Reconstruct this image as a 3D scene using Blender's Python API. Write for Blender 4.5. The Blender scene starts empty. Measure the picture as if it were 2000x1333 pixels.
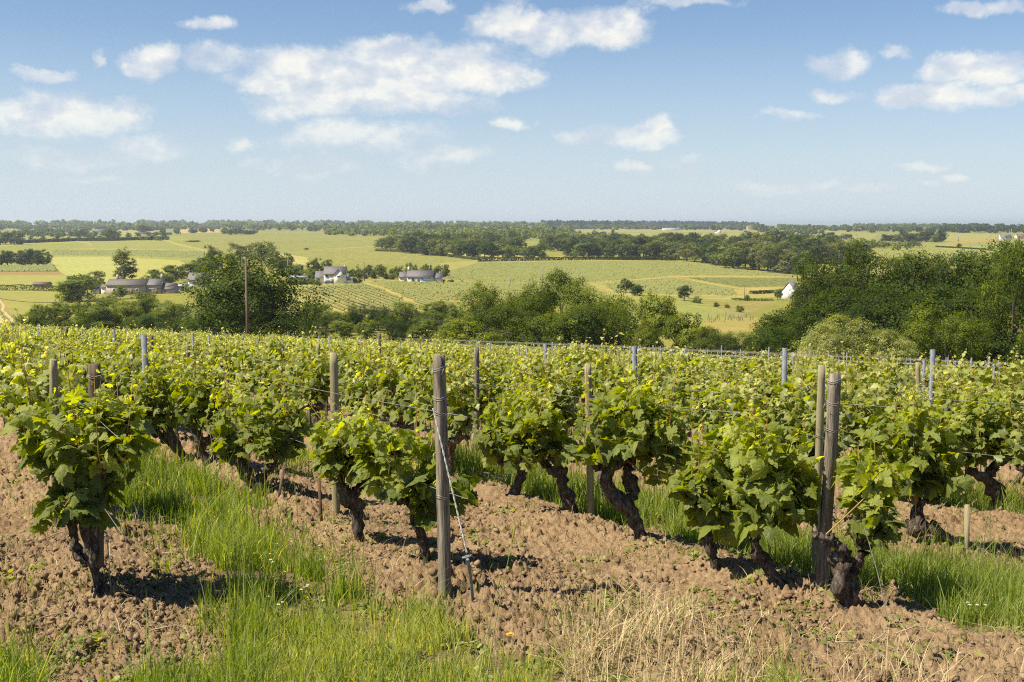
import bpy, math, random
import numpy as np
from mathutils import Vector, Matrix

# ------------------------------------------------------------------ scene, camera, light
SC = bpy.context.scene
COL = SC.collection
F = 2222.0                      # focal length in pixels of the 2000 px wide photo
PITCH = math.radians(5.82)
CZ = 1.99                       # eye height above the row ends
cP, sP = math.cos(PITCH), math.sin(PITCH)
cam_d = bpy.data.cameras.new('camera')
cam_d.sensor_width = 36; cam_d.lens = 36 * F / 2000.0
cam_d.clip_start = 0.05; cam_d.clip_end = 40000
cam = bpy.data.objects.new('camera', cam_d); COL.objects.link(cam)
cam.location = (0, 0, CZ); cam.rotation_euler = (math.radians(90) - PITCH, 0, 0)
SC.camera = cam
SC.view_settings.view_transform = 'Standard'
SC.view_settings.look = 'None'
SC.view_settings.gamma = 1.0
SC.view_settings.exposure = 0.92
SC.cycles.use_denoising = False
SC.cycles.filter_width = 1.15
SC.cycles.max_bounces = 8
SC.cycles.transparent_max_bounces = 8
SC.cycles.diffuse_bounces = 3
SC.cycles.glossy_bounces = 2
SC.cycles.transmission_bounces = 3
SC.cycles.volume_bounces = 0
SC.cycles.sample_clamp_indirect = 6

SUN_EL = math.radians(53); SUN_AZ = math.radians(-109)    # azimuth from +Y, clockwise positive
sdir = Vector((math.sin(SUN_AZ) * math.cos(SUN_EL), math.cos(SUN_AZ) * math.cos(SUN_EL), math.sin(SUN_EL)))
sun_d = bpy.data.lights.new('sun', 'SUN'); sun_d.energy = 5.0; sun_d.angle = math.radians(0.53)
sun_d.color = (1.0, 0.91, 0.73)
sun = bpy.data.objects.new('sun', sun_d); COL.objects.link(sun)
sun.rotation_euler = sdir.to_track_quat('Z', 'Y').to_euler()
sun.location = (-30, -10, 60)

# ------------------------------------------------------------------ rays
def ray(px, py):
    u = (px - 1000.0) / F; v = (666.5 - py) / F
    return np.array([u, cP + v * sP, -sP + v * cP])
def at(px, py, y):
    d = ray(px, py); return np.array([0, 0, CZ]) + d * (y / d[1])
def proj(x, y, z):
    zz = z - CZ
    dep = y * cP - zz * sP; up = y * sP + zz * cP
    dep = np.maximum(dep, 1e-3)
    return 1000 + F * x / dep, 666.5 - F * up / dep

# ------------------------------------------------------------------ numpy noise
def _h(ix, iy, s):
    n = (ix.astype(np.int64) * 374761393 + iy.astype(np.int64) * 668265263 + s * 974711) & 0x7fffffff
    n = ((n ^ (n >> 13)) * 1274126177) & 0x7fffffff
    return ((n ^ (n >> 16)) & 0xffffff) / float(0xffffff)
def vn(x, y, s=0):
    x0 = np.floor(x); y0 = np.floor(y); fx = x - x0; fy = y - y0
    fx = fx * fx * fx * (fx * (fx * 6 - 15) + 10); fy = fy * fy * fy * (fy * (fy * 6 - 15) + 10)
    a = _h(x0, y0, s); b = _h(x0 + 1, y0, s); c = _h(x0, y0 + 1, s); d = _h(x0 + 1, y0 + 1, s)
    return (a * (1 - fx) + b * fx) * (1 - fy) + (c * (1 - fx) + d * fx) * fy
def fbm(x, y, s=0, o=4):
    r = 0; a = .5; t = 0
    for i in range(o):
        r = r + a * vn(x, y, s + i * 17); t += a; a *= .5
        x = x * 2.03 + 11.3; y = y * 2.03 + 5.7
    return r / t
def worley(x, y, s=0):
    x0 = np.floor(x); y0 = np.floor(y); best = np.full(np.shape(x), 9.0)
    for i in (-1, 0, 1):
        for j in (-1, 0, 1):
            cx = x0 + i; cy = y0 + j
            d = (cx + _h(cx, cy, s) - x) ** 2 + (cy + _h(cx, cy, s + 5) - y) ** 2
            best = np.minimum(best, d)
    return np.sqrt(best)
def ss(a, b, x):
    t = np.clip((x - a) / (b - a), 0, 1); return t * t * (3 - 2 * t)

# ------------------------------------------------------------------ terrain
ROWD = np.array([-0.447, 0.894]); ROWN = np.array([0.894, 0.447]); SP = 1.75; X0 = -0.2; Y0 = 5.82
def rowt(x, y): return (x - X0) * ROWN[0] + (y - Y0) * ROWN[1]
def rows(x, y): return (x - X0) * ROWD[0] + (y - Y0) * ROWD[1]
def rowxy(t, s): return X0 + t * ROWN[0] + s * ROWD[0], Y0 + t * ROWN[1] + s * ROWD[1]
def _pz(py, y): return CZ - y * math.tan(PITCH + math.atan((py - 666.5) / F))
_tab = [(-300, 6.0), (-60, 1.2), (0, 0.10), (4.2, 0.04), (5.6, 0.0), (8, -.23), (12, -.64), (75, -7.25), (88, -9.4), (105, -12.2), (130, -15.4), (170, -18.0)]
_tab += [(y, _pz(py, y)) for py, y in [(650, 230), (625, 320), (610, 370), (585, 430), (565, 490), (552, 550), (535, 640), (520, 750),
        (508, 860), (495, 980), (483, 1150), (470, 1450), (459, 1900), (452, 2500), (446, 3500), (442.5, 5000), (440.7, 9000), (440.3, 20000)]]
_ty = np.array([a for a, b in _tab], float); _tz = np.array([b for a, b in _tab], float)
def prof(y):
    r = 0
    for k in (-.08, -.04, 0, .04, .08):
        r = r + np.interp(y + k * np.abs(y), _ty, _tz)
    return r / 5
def zt(x, y):
    x = np.asarray(x, float); y = np.asarray(y, float)
    z = prof(y)
    c = .028 * ss(5, 7, y) + .015 * ss(12, 40, y)
    z = z - c * x * (1 - ss(80, 190, y))
    w = ss(230, 480, y)
    z = z + w * (1.0 * np.sin(x / 118 + 1.1 + y / 400) + .8 * np.sin(x / 53 + y / 150)) + ss(900, 1500, y) * 1.6 * np.sin(x / 260 + 2)
    # the right-hand valley side falls away towards the wood
    z = z - ss(300, 420, y) * (1 - ss(700, 900, y)) * 3.0 * ss(.12, .28, x / np.maximum(y, 1)) 
    return z
def gz(x, y): return float(zt(x, y))
def hit(px, py, ymin=3.0):
    d = ray(px, py); ys = ymin * (20000 / ymin) ** np.linspace(0, 1, 6000)
    x = d[0] / d[1] * ys; z = CZ + d[2] / d[1] * ys
    g = zt(x, ys); i = np.argmax(z <= g)
    if z[i] > g[i]: i = len(ys) - 1
    return np.array([x[i], ys[i], g[i]])

# ------------------------------------------------------------------ materials
def mat(name):
    m = bpy.data.materials.new(name); m.use_nodes = True; nt = m.node_tree
    for n in list(nt.nodes): nt.nodes.remove(n)
    return m, nt
class N:
    """tiny node-tree helper"""
    def __init__(s, nt): s.nt = nt
    def __call__(s, typ, ins=None, **kw):
        n = s.nt.nodes.new(typ)
        for k, v in kw.items(): setattr(n, k, v)
        if ins:
            for k, v in ins.items():
                sock = n.inputs[k]
                if isinstance(v, bpy.types.NodeSocket): s.nt.links.new(v, sock)
                else: sock.default_value = v
        return n
    def link(s, a, b): s.nt.links.new(a, b)
    def math(s, op, a, b=0.0, c=None, clamp=False):
        n = s.nt.nodes.new('ShaderNodeMath'); n.operation = op; n.use_clamp = clamp
        for i, v in enumerate([a, b] + ([c] if c is not None else [])):
            if isinstance(v, bpy.types.NodeSocket): s.nt.links.new(v, n.inputs[i])
            else: n.inputs[i].default_value = v
        return n.outputs[0]
    def mix(s, f, a, b, blend='MIX'):
        n = s.nt.nodes.new('ShaderNodeMix'); n.data_type = 'RGBA'; n.blend_type = blend
        for sock, v in ((n.inputs[0], f), (n.inputs[6], a), (n.inputs[7], b)):
            if isinstance(v, bpy.types.NodeSocket): s.nt.links.new(v, sock)
            elif isinstance(v, (tuple, list)): sock.default_value = (*v[:3], 1)
            else: sock.default_value = v
        return n.outputs[2]
    def ramp(s, f, stops, interp='LINEAR'):
        n = s.nt.nodes.new('ShaderNodeValToRGB'); e = n.color_ramp.elements; n.color_ramp.interpolation = interp
        while len(e) < len(stops): e.new(0.5)
        for el, (p, c) in zip(e, stops):
            el.position = p; el.color = (*c, 1) if not isinstance(c, (int, float)) else (c, c, c, 1)
        if isinstance(f, bpy.types.NodeSocket): s.nt.links.new(f, n.inputs[0])
        return n.outputs[0]
    def noise(s, vec, scale, detail=3, rough=.55, out=0, dist=0):
        n = s.nt.nodes.new('ShaderNodeTexNoise')
        n.inputs['Scale'].default_value = scale; n.inputs['Detail'].default_value = detail
        n.inputs['Roughness'].default_value = rough; n.inputs['Distortion'].default_value = dist
        if vec is not None: s.nt.links.new(vec, n.inputs['Vector'])
        return n.outputs[out]
    def out(s, sh, vol=None):
        o = s.nt.nodes.new('ShaderNodeOutputMaterial')
        if sh is not None: s.nt.links.new(sh, o.inputs[0])
        if vol is not None: s.nt.links.new(vol, o.inputs[1])

def leaf_mat(name, c_old, c_mid, c_young, c_back=None, transl=.35, rough=.45, spec=.4, tr_col=None, veins=False, rnd=.35, orn=.12):
    """two-sided leaf; vertex attribute 'tint' runs from old to young foliage"""
    m, nt = mat(name); n = N(nt)
    a = n('ShaderNodeAttribute', attribute_name='tint')
    geo = n('ShaderNodeNewGeometry')
    oi = n('ShaderNodeObjectInfo')
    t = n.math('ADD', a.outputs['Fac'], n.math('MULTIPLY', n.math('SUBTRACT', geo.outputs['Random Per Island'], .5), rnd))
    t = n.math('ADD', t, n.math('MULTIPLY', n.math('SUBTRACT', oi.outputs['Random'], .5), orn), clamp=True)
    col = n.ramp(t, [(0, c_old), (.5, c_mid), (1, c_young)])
    front = col
    if veins:
        uv = n('ShaderNodeUVMap'); sx = n('ShaderNodeSeparateXYZ', {0: uv.outputs[0]})
        ax = n.math('ABSOLUTE', sx.outputs[0]); y = sx.outputs[1]
        v = None
        for ang in (0.0, 42.0, 95.0):
            s_, c_ = math.sin(math.radians(ang)), math.cos(math.radians(ang))
            d = n.math('ABSOLUTE', n.math('SUBTRACT', n.math('MULTIPLY', ax, c_), n.math('MULTIPLY', y, s_)))
            al = n.math('ADD', n.math('MULTIPLY', ax, s_), n.math('MULTIPLY', y, c_))
            g = n.math('MULTIPLY', n.math('LESS_THAN', d, .016), n.math('GREATER_THAN', al, 0.0))
            v = g if v is None else n.math('MAXIMUM', v, g)
        front = n.mix(n.math('MULTIPLY', v, .45), col, (.28, .33, .08))
        nz = n.noise(uv.outputs[0], 7, 3)
        front = n.mix(n.math('MULTIPLY', nz, .35), front, (.21, .25, .025), 'MIX')
        bump_h = n.math('ADD', nz, n.math('MULTIPLY', v, -.4))
        bump = n('ShaderNodeBump', {'Strength': .5, 'Distance': .012, 'Height': bump_h})
    back = c_back or tuple(min(1, v * 1.3 + .03) for v in c_mid)
    base = n.mix(geo.outputs['Backfacing'], front, n.mix(.55, col, back))
    p = n('ShaderNodeBsdfPrincipled', {'Base Color': base, 'Roughness': rough, 'Specular IOR Level': spec})
    if veins: n.link(bump.outputs[0], p.inputs['Normal'])
    tc = n.mix(1.0, col, tr_col or (1.0, 1.0, .45), 'MULTIPLY')
    tc = n('ShaderNodeHueSaturation', {'Value': 2.8, 'Saturation': 1.12, 'Color': tc}).outputs[0]
    tr = n('ShaderNodeBsdfTranslucent', {'Color': tc})
    ms = n('ShaderNodeMixShader', {0: transl, 1: p.outputs[0], 2: tr.outputs[0]})
    n.out(ms.outputs[0]); return m

def simple_mat(name, col, rough=.8, spec=.3, metal=0, col2=None, scale=8, bump=0, bscale=None, stretch=(1, 1, 1), detail=4):
    m, nt = mat(name); n = N(nt)
    tc = n('ShaderNodeTexCoord'); mp = n('ShaderNodeMapping', {0: tc.outputs['Object'], 'Scale': stretch})
    nz = n.noise(mp.outputs[0], scale, detail, .6)
    c2 = col2 or tuple(v * .7 for v in col)
    c = n.mix(n.ramp(nz, [(.32, 0.0), (.68, 1.0)]), col, c2)
    p = n('ShaderNodeBsdfPrincipled', {'Base Color': c, 'Roughness': rough, 'Specular IOR Level': spec, 'Metallic': metal})
    if bump:
        nb = n.noise(mp.outputs[0], bscale or scale * 2, 5, .65)
        b = n('ShaderNodeBump', {'Strength': 1.0, 'Distance': bump, 'Height': nb}); n.link(b.outputs[0], p.inputs['Normal'])
    n.out(p.outputs[0]); return m

# ------------------------------------------------------------------ mesh building
def mk(name, V, Fs, m=None, tint=None, uv=None, smooth=False, cols=None, colname='fcol'):
    """V (n,3); Fs list of (k, m) index arrays, each for faces of one corner count"""
    me = bpy.data.meshes.new(name)
    V = np.asarray(V, np.float32)
    Fs = [np.asarray(f, np.int32) for f in Fs if len(f)]
    nl = sum(f.size for f in Fs); nf = sum(len(f) for f in Fs)
    me.vertices.add(len(V)); me.vertices.foreach_set('co', V.ravel())
    me.loops.add(nl); me.polygons.add(nf)
    li = np.concatenate([f.ravel() for f in Fs])
    me.loops.foreach_set('vertex_index', li)
    tot = np.concatenate([np.full(len(f), f.shape[1], np.int32) for f in Fs])
    st = np.concatenate([[0], np.cumsum(tot)[:-1]]).astype(np.int32)
    me.polygons.foreach_set('loop_start', st)
    try: me.polygons.foreach_set('loop_total', tot)
    except Exception: pass
    if smooth: me.polygons.foreach_set('use_smooth', np.ones(nf, bool))
    me.update(calc_edges=True)
    if tint is not None:
        at_ = me.attributes.new('tint', 'FLOAT', 'POINT'); at_.data.foreach_set('value', np.asarray(tint, np.float32))
    if cols is not None:
        for cn, cv in cols.items():
            at_ = me.attributes.new(cn, 'FLOAT_COLOR', 'POINT')
            c4 = np.ones((len(V), 4), np.float32); c4[:, :cv.shape[1]] = cv
            at_.data.foreach_set('color', c4.ravel())
    if uv is not None:
        u = me.uv_layers.new(name='UVMap'); u.data.foreach_set('uv', np.asarray(uv, np.float32)[li].ravel())
    if m: me.materials.append(m)
    return me
def ob(name, data, parent=None, loc=None, rot=0, scale=None):
    o = bpy.data.objects.new(name, data); COL.objects.link(o)
    if parent is not None: o.parent = parent
    if loc is not None: o.location = tuple(float(v) for v in loc)
    if rot: o.rotation_euler = (0, 0, rot)
    if scale is not None: o.scale = scale if hasattr(scale, '__len__') else (scale,) * 3
    return o
def tag(o, label=None, cat=None, group=None, kind=None):
    if label: o['label'] = label
    if cat: o['category'] = cat
    if group: o['group'] = group
    if kind: o['kind'] = kind
    return o
def thing(name, label, cat, loc, rot=0, group=None, scale=None):
    return tag(ob(name, None, None, loc, rot, scale), label, cat, group)
def dup(root, loc, rot=0, scale=None, label=None, group=None):
    r = root.copy(); COL.objects.link(r); r.location = tuple(float(v) for v in loc); r.rotation_euler = (0, 0, rot)
    if scale is not None: r.scale = scale if hasattr(scale, '__len__') else (scale,) * 3
    if label: r['label'] = label
    if group: r['group'] = group
    for ch in list(root.children):
        c = ch.copy(); COL.objects.link(c); c.parent = r
        for g in list(ch.children):
            d = g.copy(); COL.objects.link(d); d.parent = c
    return r

class MB:
    """collects simple shapes, builds one mesh"""
    def __init__(s): s.V = []; s.Q = []; s.T = []; s.n = 0
    def add(s, V, Q=(), T=()):
        V = np.asarray(V, float); s.V.append(V)
        if len(Q): s.Q.append(np.asarray(Q) + s.n)
        if len(T): s.T.append(np.asarray(T) + s.n)
        s.n += len(V); return s
    def box(s, c, d, rz=0, tilt=None):
        x, y, z = [v / 2 for v in d]
        V = np.array([[a, b, e] for e in (-z, z) for b in (-y, y) for a in (-x, x)])
        if rz:
            R = np.array([[math.cos(rz), -math.sin(rz), 0], [math.sin(rz), math.cos(rz), 0], [0, 0, 1]]); V = V @ R.T
        V = V + np.array(c)
        return s.add(V, [[0, 2, 3, 1], [4, 5, 7, 6], [0, 1, 5, 4], [2, 6, 7, 3], [0, 4, 6, 2], [1, 3, 7, 5]])
    def prism(s, poly, y0, y1):
        """poly in x,z extruded along y"""
        k = len(poly); V = [(a, y0, b) for a, b in poly] + [(a, y1, b) for a, b in poly]
        Q = [[i, (i + 1) % k, k + (i + 1) % k, k + i] for i in range(k)]
        T = [[0, i + 1, i] for i in range(1, k - 1)] + [[k, k + i, k + i + 1] for i in range(1, k - 1)]
        return s.add(V, Q, T)
    def tube(s, P, r, k=8, caps=True, wob=None):
        P = np.asarray(P, float); m = len(P); r = np.broadcast_to(r, (m,)).astype(float)
        T = np.gradient(P, axis=0); T /= np.linalg.norm(T, axis=1)[:, None] + 1e-9
        ref = np.array([0, 0, 1.0]) if abs(T[:, 2]).mean() < .7 else np.array([1.0, 0, 0])
        A = np.cross(T, ref); A /= np.linalg.norm(A, axis=1)[:, None] + 1e-9; B = np.cross(T, A)
        th = np.arange(k) / k * 2 * np.pi
        rr = r[:, None] * np.ones((1, k))
        if wob is not None: rr = rr * wob(np.arange(m)[:, None] / max(1, m - 1), th[None, :], P)
        V = P[:, None, :] + rr[:, :, None] * (np.cos(th)[None, :, None] * A[:, None, :] + np.sin(th)[None, :, None] * B[:, None, :])
        i = np.arange(m - 1)[:, None] * k; j = np.arange(k)[None, :]
        Q = np.stack([i + j, i + (j + 1) % k, i + k + (j + 1) % k, i + k + j], -1).reshape(-1, 4)
        V = V.reshape(-1, 3); T_ = []
        if caps:
            V = np.vstack([V, P[0], P[-1]]); a = m * k
            T_ = [[a, (q + 1) % k, q] for q in range(k)] + [[a + 1, (m - 1) * k + q, (m - 1) * k + (q + 1) % k] for q in range(k)]
        return s.add(V, Q, T_)
    def mesh(s, name, m, smooth=False, **kw):
        V = np.vstack(s.V); Fs = []
        if s.Q: Fs.append(np.vstack(s.Q))
        if s.T: Fs.append(np.vstack(s.T))
        return mk(name, V, Fs, m, smooth=smooth, **kw)
def spline(P, n):
    """Catmull-Rom through points (any dimension)"""
    P = np.asarray(P, float); P = np.vstack([2 * P[0] - P[1], P, 2 * P[-1] - P[-2]])
    out = []; segs = len(P) - 3
    for q in np.linspace(0, segs - 1e-6, n):
        i = int(q); t = q - i; a, b, c, d = P[i:i + 4]
        out.append(.5 * ((2 * b) + (-a + c) * t + (2 * a - 5 * b + 4 * c - d) * t * t + (-a + 3 * b - 3 * c + d) * t ** 3))
    return np.array(out)
# ------------------------------------------------------------------ sky with clouds
CLOUDS = [  # centre px, half sizes px, weight
 (800,135,225,62,1),(610,128,150,46,1),(930,150,130,36,1),(560,158,125,26,.95),(740,192,240,36,.9),(620,212,130,24,.7),
 (700,272,170,34,.62),(600,320,110,20,.5),(860,308,90,22,.5),(470,282,34,16,.5),(1005,238,46,16,.75),
 (300,110,62,32,.95),(435,112,80,30,.66),(395,42,48,13,.4),(80,153,60,15,.6),(185,108,16,22,.4),
 (175,220,120,40,.72),(60,245,80,34,.66),(290,288,90,28,.6),(110,310,140,22,.45),(210,350,50,9,.35),
 (1060,55,150,42,.95),(1170,45,110,42,1),(985,35,60,50,.7),(850,10,58,16,.5),(1350,2,95,12,.7),(1930,8,95,16,.9),
 (1215,268,125,26,.85),(1290,246,52,24,.85),(1225,326,46,15,.55),(1340,316,48,12,.5),
 (1630,115,64,26,.58),(1742,95,34,12,.4),(1635,180,40,14,.4),(1540,230,66,12,.42),
 (1915,130,100,36,.95),(1805,182,95,28,1),(1930,182,80,24,.8),
 (1600,370,140,9,.4),(1820,323,48,9,.42),(1852,353,30,10,.5),(1500,362,70,9,.36)]
W = bpy.data.worlds.new('World'); SC.world = W; W.use_nodes = True
wn = W.node_tree
for x in list(wn.nodes): wn.nodes.remove(x)
n = N(wn)
sky = n('ShaderNodeTexSky', sky_type='NISHITA', sun_disc=False, sun_elevation=SUN_EL, sun_rotation=SUN_AZ % (2 * math.pi),
        altitude=60.0, air_density=1.0, dust_density=0.35, ozone_density=3.0)
bg1 = n('ShaderNodeBackground', {'Strength': 0.051})
skc = n('ShaderNodeHueSaturation', {'Saturation': 1.18, 'Value': 1.18, 'Color': sky.outputs[0]})
tcn = n('ShaderNodeTexCoord'); sx = n('ShaderNodeSeparateXYZ', {0: tcn.outputs['Generated']})
lowair = n.ramp(sx.outputs[2], [(0.0, .82), (.05, .52), (.16, .14), (.28, 0.0)])
skm = n.mix(lowair, n.mix(1.0, skc.outputs[0], (1.0, .975, 1.03), 'MULTIPLY'), (6.9, 8.1, 9.5))
n.link(skm, bg1.inputs[0])
az = n.math('ARCTAN2', sx.outputs[0], sx.outputs[1]); el = n.math('ARCSINE', sx.outputs[2])
P = n('ShaderNodeCombineXYZ', {0: az, 1: el, 2: 0.0}).outputs[0]
# wobble the lookup so that outlines billow
nzv = n.noise(P, 16, 6, .62, out=1)
off = n('ShaderNodeVectorMath', {0: nzv, 1: (.5, .5, .5)}, operation='SUBTRACT').outputs[0]
off = n('ShaderNodeVectorMath', {0: off, 1: (.085, .040, 0)}, operation='MULTIPLY').outputs[0]
Pw = n('ShaderNodeVectorMath', {0: P, 1: off}, operation='ADD').outputs[0]
acc = None
for (cx, cy, rx, ry, w) in CLOUDS:
    d = ray(cx, cy); a0 = math.atan2(d[0], d[1]); e0 = math.asin(d[2] / np.linalg.norm(d))
    w = w + .13 if w < .62 else w
    v = n('ShaderNodeVectorMath', {0: Pw, 1: (a0, e0, 0)}, operation='SUBTRACT').outputs[0]
    v = n('ShaderNodeVectorMath', {0: v, 1: (F / rx / 1.1, F / ry / 1.1, 0)}, operation='MULTIPLY').outputs[0]
    q = n('ShaderNodeVectorMath', {0: v, 1: v}, operation='DOT_PRODUCT').outputs['Value']
    q = n.math('MULTIPLY_ADD', q, -w, w)
    acc = q if acc is None else n.math('MAXIMUM', acc, q)
nzA = n.noise(n('ShaderNodeVectorMath', {0: P, 1: (1, 1.5, 1)}, operation='MULTIPLY').outputs[0], 27, 8, .66)
Ps = n('ShaderNodeVectorMath', {0: P, 1: (-.010, .012, 0)}, operation='ADD').outputs[0]
nzB = n.noise(n('ShaderNodeVectorMath', {0: Ps, 1: (1, 1.5, 1)}, operation='MULTIPLY').outputs[0], 15, 4, .55)
nzA2 = n.noise(n('ShaderNodeVectorMath', {0: P, 1: (1, 1.5, 1)}, operation='MULTIPLY').outputs[0], 15, 4, .55)
dens = n.math('ADD', acc, n.math('MULTIPLY', n.math('SUBTRACT', nzA, .50), 1.7))
mask = n.ramp(dens, [(.0, 0.0), (.25, .20), (.55, .62), (1.0, .93)])
relief = n.math('ADD', n.math('MULTIPLY', n.math('SUBTRACT', nzA2, nzB), 4.5), .60, clamp=True)
ccol = n.ramp(relief, [(.1, (.56, .60, .67)), (.5, (.70, .71, .72)), (.85, (.88, .85, .77))])
# clouds sink into the horizon air
fade = n.ramp(el, [(.0, .25), (.09, .95)])
mask = n.math('MULTIPLY', mask, fade)
bg2 = n('ShaderNodeBackground', {'Strength': 0.64, 'Color': ccol})
mx = n('ShaderNodeMixShader', {0: mask, 1: bg1.outputs[0], 2: bg2.outputs[0]})
wo = n('ShaderNodeOutputWorld'); n.link(mx.outputs[0], wo.inputs[0])

# ------------------------------------------------------------------ ground sheet
def inpoly(px, py, poly):
    r = np.zeros(px.shape, bool); k = len(poly); j = k - 1
    for i in range(k):
        xi, yi = poly[i]; xj, yj = poly[j]
        c = ((yi > py) != (yj > py)) & (px < (xj - xi) * (py - yi) / ((yj - yi) or 1e-9) + xi)
        r ^= c; j = i
    return r
def seg_d(px, py, pts):
    best = np.full(px.shape, 1e9)
    for (a, b), (c, d) in zip(pts[:-1], pts[1:]):
        vx, vy = c - a, d - b; L = vx * vx + vy * vy
        t = np.clip(((px - a) * vx + (py - b) * vy) / L, 0, 1)
        best = np.minimum(best, np.hypot(px - a - t * vx, (py - b - t * vy)))
    return best
# grass density on the near ground, 0 bare soil .. 1 turf ; dry = straw share
FG_GRASS = [(440,1420),(450,1330),(440,1250),(455,1190),(420,1120),(355,1050),(300,985),(268,915),(315,905),(400,985),(500,1050),(595,1112),(710,1180),(860,1232),(1020,1288),(1250,1322),(1500,1360),(1500,1420)]
FG_RIGHT = [(1680,1090),(1760,1085),(1900,1130),(2010,1150),(2010,1255),(1900,1230),(1790,1190),(1700,1140)]
FG_DRY = [(1100,1380),(1090,1290),(1160,1190),(1240,1175),(1400,1250),(1470,1310),(1540,1380)]
def near_masks(x, y, z):
    px, py = proj(x, y, z)
    t = rowt(x, y); k = np.floor(t / SP); q = t / SP - k
    wob = (fbm(x * 1.3, y * 1.3, 3, 3) - .5) * .28
    odd = (np.mod(k, 2) == 1)
    g = ss(.36, .25, np.abs(q - .5 + wob * .6)) * odd
    g = g * ss(-1.0, .3, rows(x, y) + wob * 3)
    # thin weeds in the other alleys further off
    g = np.maximum(g, (~odd) * ss(.20, .08, np.abs(q - .5 + wob)) * ss(4.0, 8.0, rows(x, y)) * .8)
    nx = px + (fbm(x * 3, y * 3, 8, 3) - .5) * 70; ny = py + (fbm(x * 3, y * 3, 9, 3) - .5) * 50
    fg = y < 9.0
    g = np.where(fg & inpoly(nx, ny, FG_GRASS), 1.0, np.where((px < 1300) & (y < 8.4), g * .12, g))
    g = np.where(fg & inpoly(nx, ny, FG_RIGHT), 1.0, g)
    bot = ss(1312, 1350, ny) * ss(900, 1100, px) * .8 * (1 - ss(1500, 1600, px))
    g = np.maximum(g, bot * fg)
    g = np.maximum(g, fg * ss(1320, 1360, ny) * ss(230, 300, px) * .5 * (px < 500))
    g = np.maximum(g, fg * ss(1290, 1350, ny) * (px < 90) * .6)
    g = np.where(y < 4.0, .8, g)
    dry = np.where(fg & inpoly(nx, ny, FG_DRY), 1.0, 0.0)
    dry = np.maximum(dry, .12 * ss(1000, 1300, px) * fg * ss(1230, 1333, py))
    return g, dry

FIELDS = []   # (poly, colour, row direction px pair or None, contrast, spacing)
def fld(poly, col, rd=None, con=0.0, sp=2.2, spk=.35): FIELDS.append((poly, col, rd, con, sp, spk))
G1=(.19,.205,.050); G2=(.17,.19,.04); GP=(.30,.33,.13); TAN=(.42,.33,.17); BR=(.24,.155,.085); GD=(.085,.12,.028); PALE=(.36,.36,.17)
fld([(-200,505),(2300,505),(2300,700),(-200,700)], G1, None, .0, 2.2, .4)
fld([(-200,560),(180,560),(260,640),(-200,660)], (.24,.25,.085), None, 0, 2, .25)
fld([(-100,575),(5,585),(32,625),(32,660),(-100,660)], (.27,.20,.10), ((0,590),(28,628)), .8, 2.6)
fld([(-200,537),(150,537),(260,560),(130,572),(-200,568)], (.26,.28,.10), None, 0, 2, .2)
fld([(-200,531.5),(108,531.5),(138,538),(-200,538)], BR, None, 0, 2, .15)
fld([(-200,515),(106,515),(117,531.5),(-200,531.5)], GD, ((0,520),(100,528)), .25, 3)
fld([(96,502),(232,502),(262,566),(150,548),(118,532),(100,514)], (.31,.36,.14), ((110,508),(225,550)), .22, 5, .12)
fld([(232,502),(340,506),(385,524),(360,532),(262,560)], (.34,.35,.14), None, .0, 2, .2)
fld([(60,484),(410,489),(400,512),(232,502),(96,502)], (.19,.23,.055), ((100,495),(400,499)), .2, 3)
fld([(-200,483),(100,483),(96,520),(-200,520)], (.20,.235,.07), None, 0, 2, .3)
fld([(-200,474),(150,472),(175,478),(150,486),(-200,490)], (.19,.23,.065), None, 0, 3, .3)
fld([(170,471),(330,470),(402,490),(150,487)], (.18,.215,.060), ((180,476),(380,479)), .25, 3.4)
fld([(-200,462),(420,462),(420,471),(-200,475)], (.22,.25,.08), None, 0, 3, .3)
fld([(345,452),(620,452),(770,459),(770,490),(620,483),(560,496),(402,490)], (.175,.205,.055), ((420,470),(700,464)), .28, 4, .6)
fld([(560,496),(620,483),(760,486),(880,497),(935,512),(860,520),(600,515)], (.225,.235,.070), ((600,505),(880,490)), .3, 3, .9)
fld([(542,495),(600,503),(612,520),(540,510)], PALE, None, 0, 2, .15)
fld([(860,514),(935,509),(1110,507),(1320,509),(1420,520),(1570,538),(1570,552),(1310,540),(1230,548),(1090,556),(930,553),(700,552),(700,540),(860,530)], (.285,.275,.085), ((900,520),(1300,545)), .25, 2.4, .55)
fld([(1330,541),(1580,544),(1560,566),(1440,563),(1380,556)], (.19,.23,.07), ((1340,545),(1540,552)), .3, 2.6, .3)
fld([(1150,553),(1230,549),(1312,542),(1440,566),(1500,578),(1470,585),(1340,579),(1180,574)], (.34,.30,.12), ((1200,560),(1400,575)), .45, 2.6, .9)
fld([(1440,563),(1570,556),(1570,580),(1470,582)], (.33,.30,.13), None, 0, 2, .3)
fld([(1150,574),(1340,580),(1480,586),(1490,600),(1380,640),(1150,660)], (.20,.245,.07), ((1240,585),(1400,625)), .2, 2.4, .4)
fld([(1370,588),(1520,590),(1480,606),(1440,612),(1400,600)], (.25,.22,.10), None, 0, 2, .5)
fld([(1375,625),(1500,620),(1500,648),(1370,650)], (.29,.25,.11), None, 0, 2, .3)
fld([(865,492),(1050,501),(1170,503),(1170,508),(930,510),(880,502)], (.42,.40,.13), None, 0, 3, .3)
fld([(940,505),(1060,503),(1060,508.5),(940,509)], (.46,.43,.28), None, 0, 3, .15)
fld([(1000,468),(1070,468),(1065,482),(1005,482)], (.20,.24,.08), None, 0, 3, .2)
fld([(1120,446),(1600,449),(1700,460),(1600,475),(1440,486),(1300,470),(1140,462)], (.235,.245,.105), ((1200,455),(1500,460)), .15, 5, .3)
fld([(1640,452),(1720,456),(1700,470),(1640,466)], (.22,.24,.09), None, 0, 3, .2)
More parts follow.
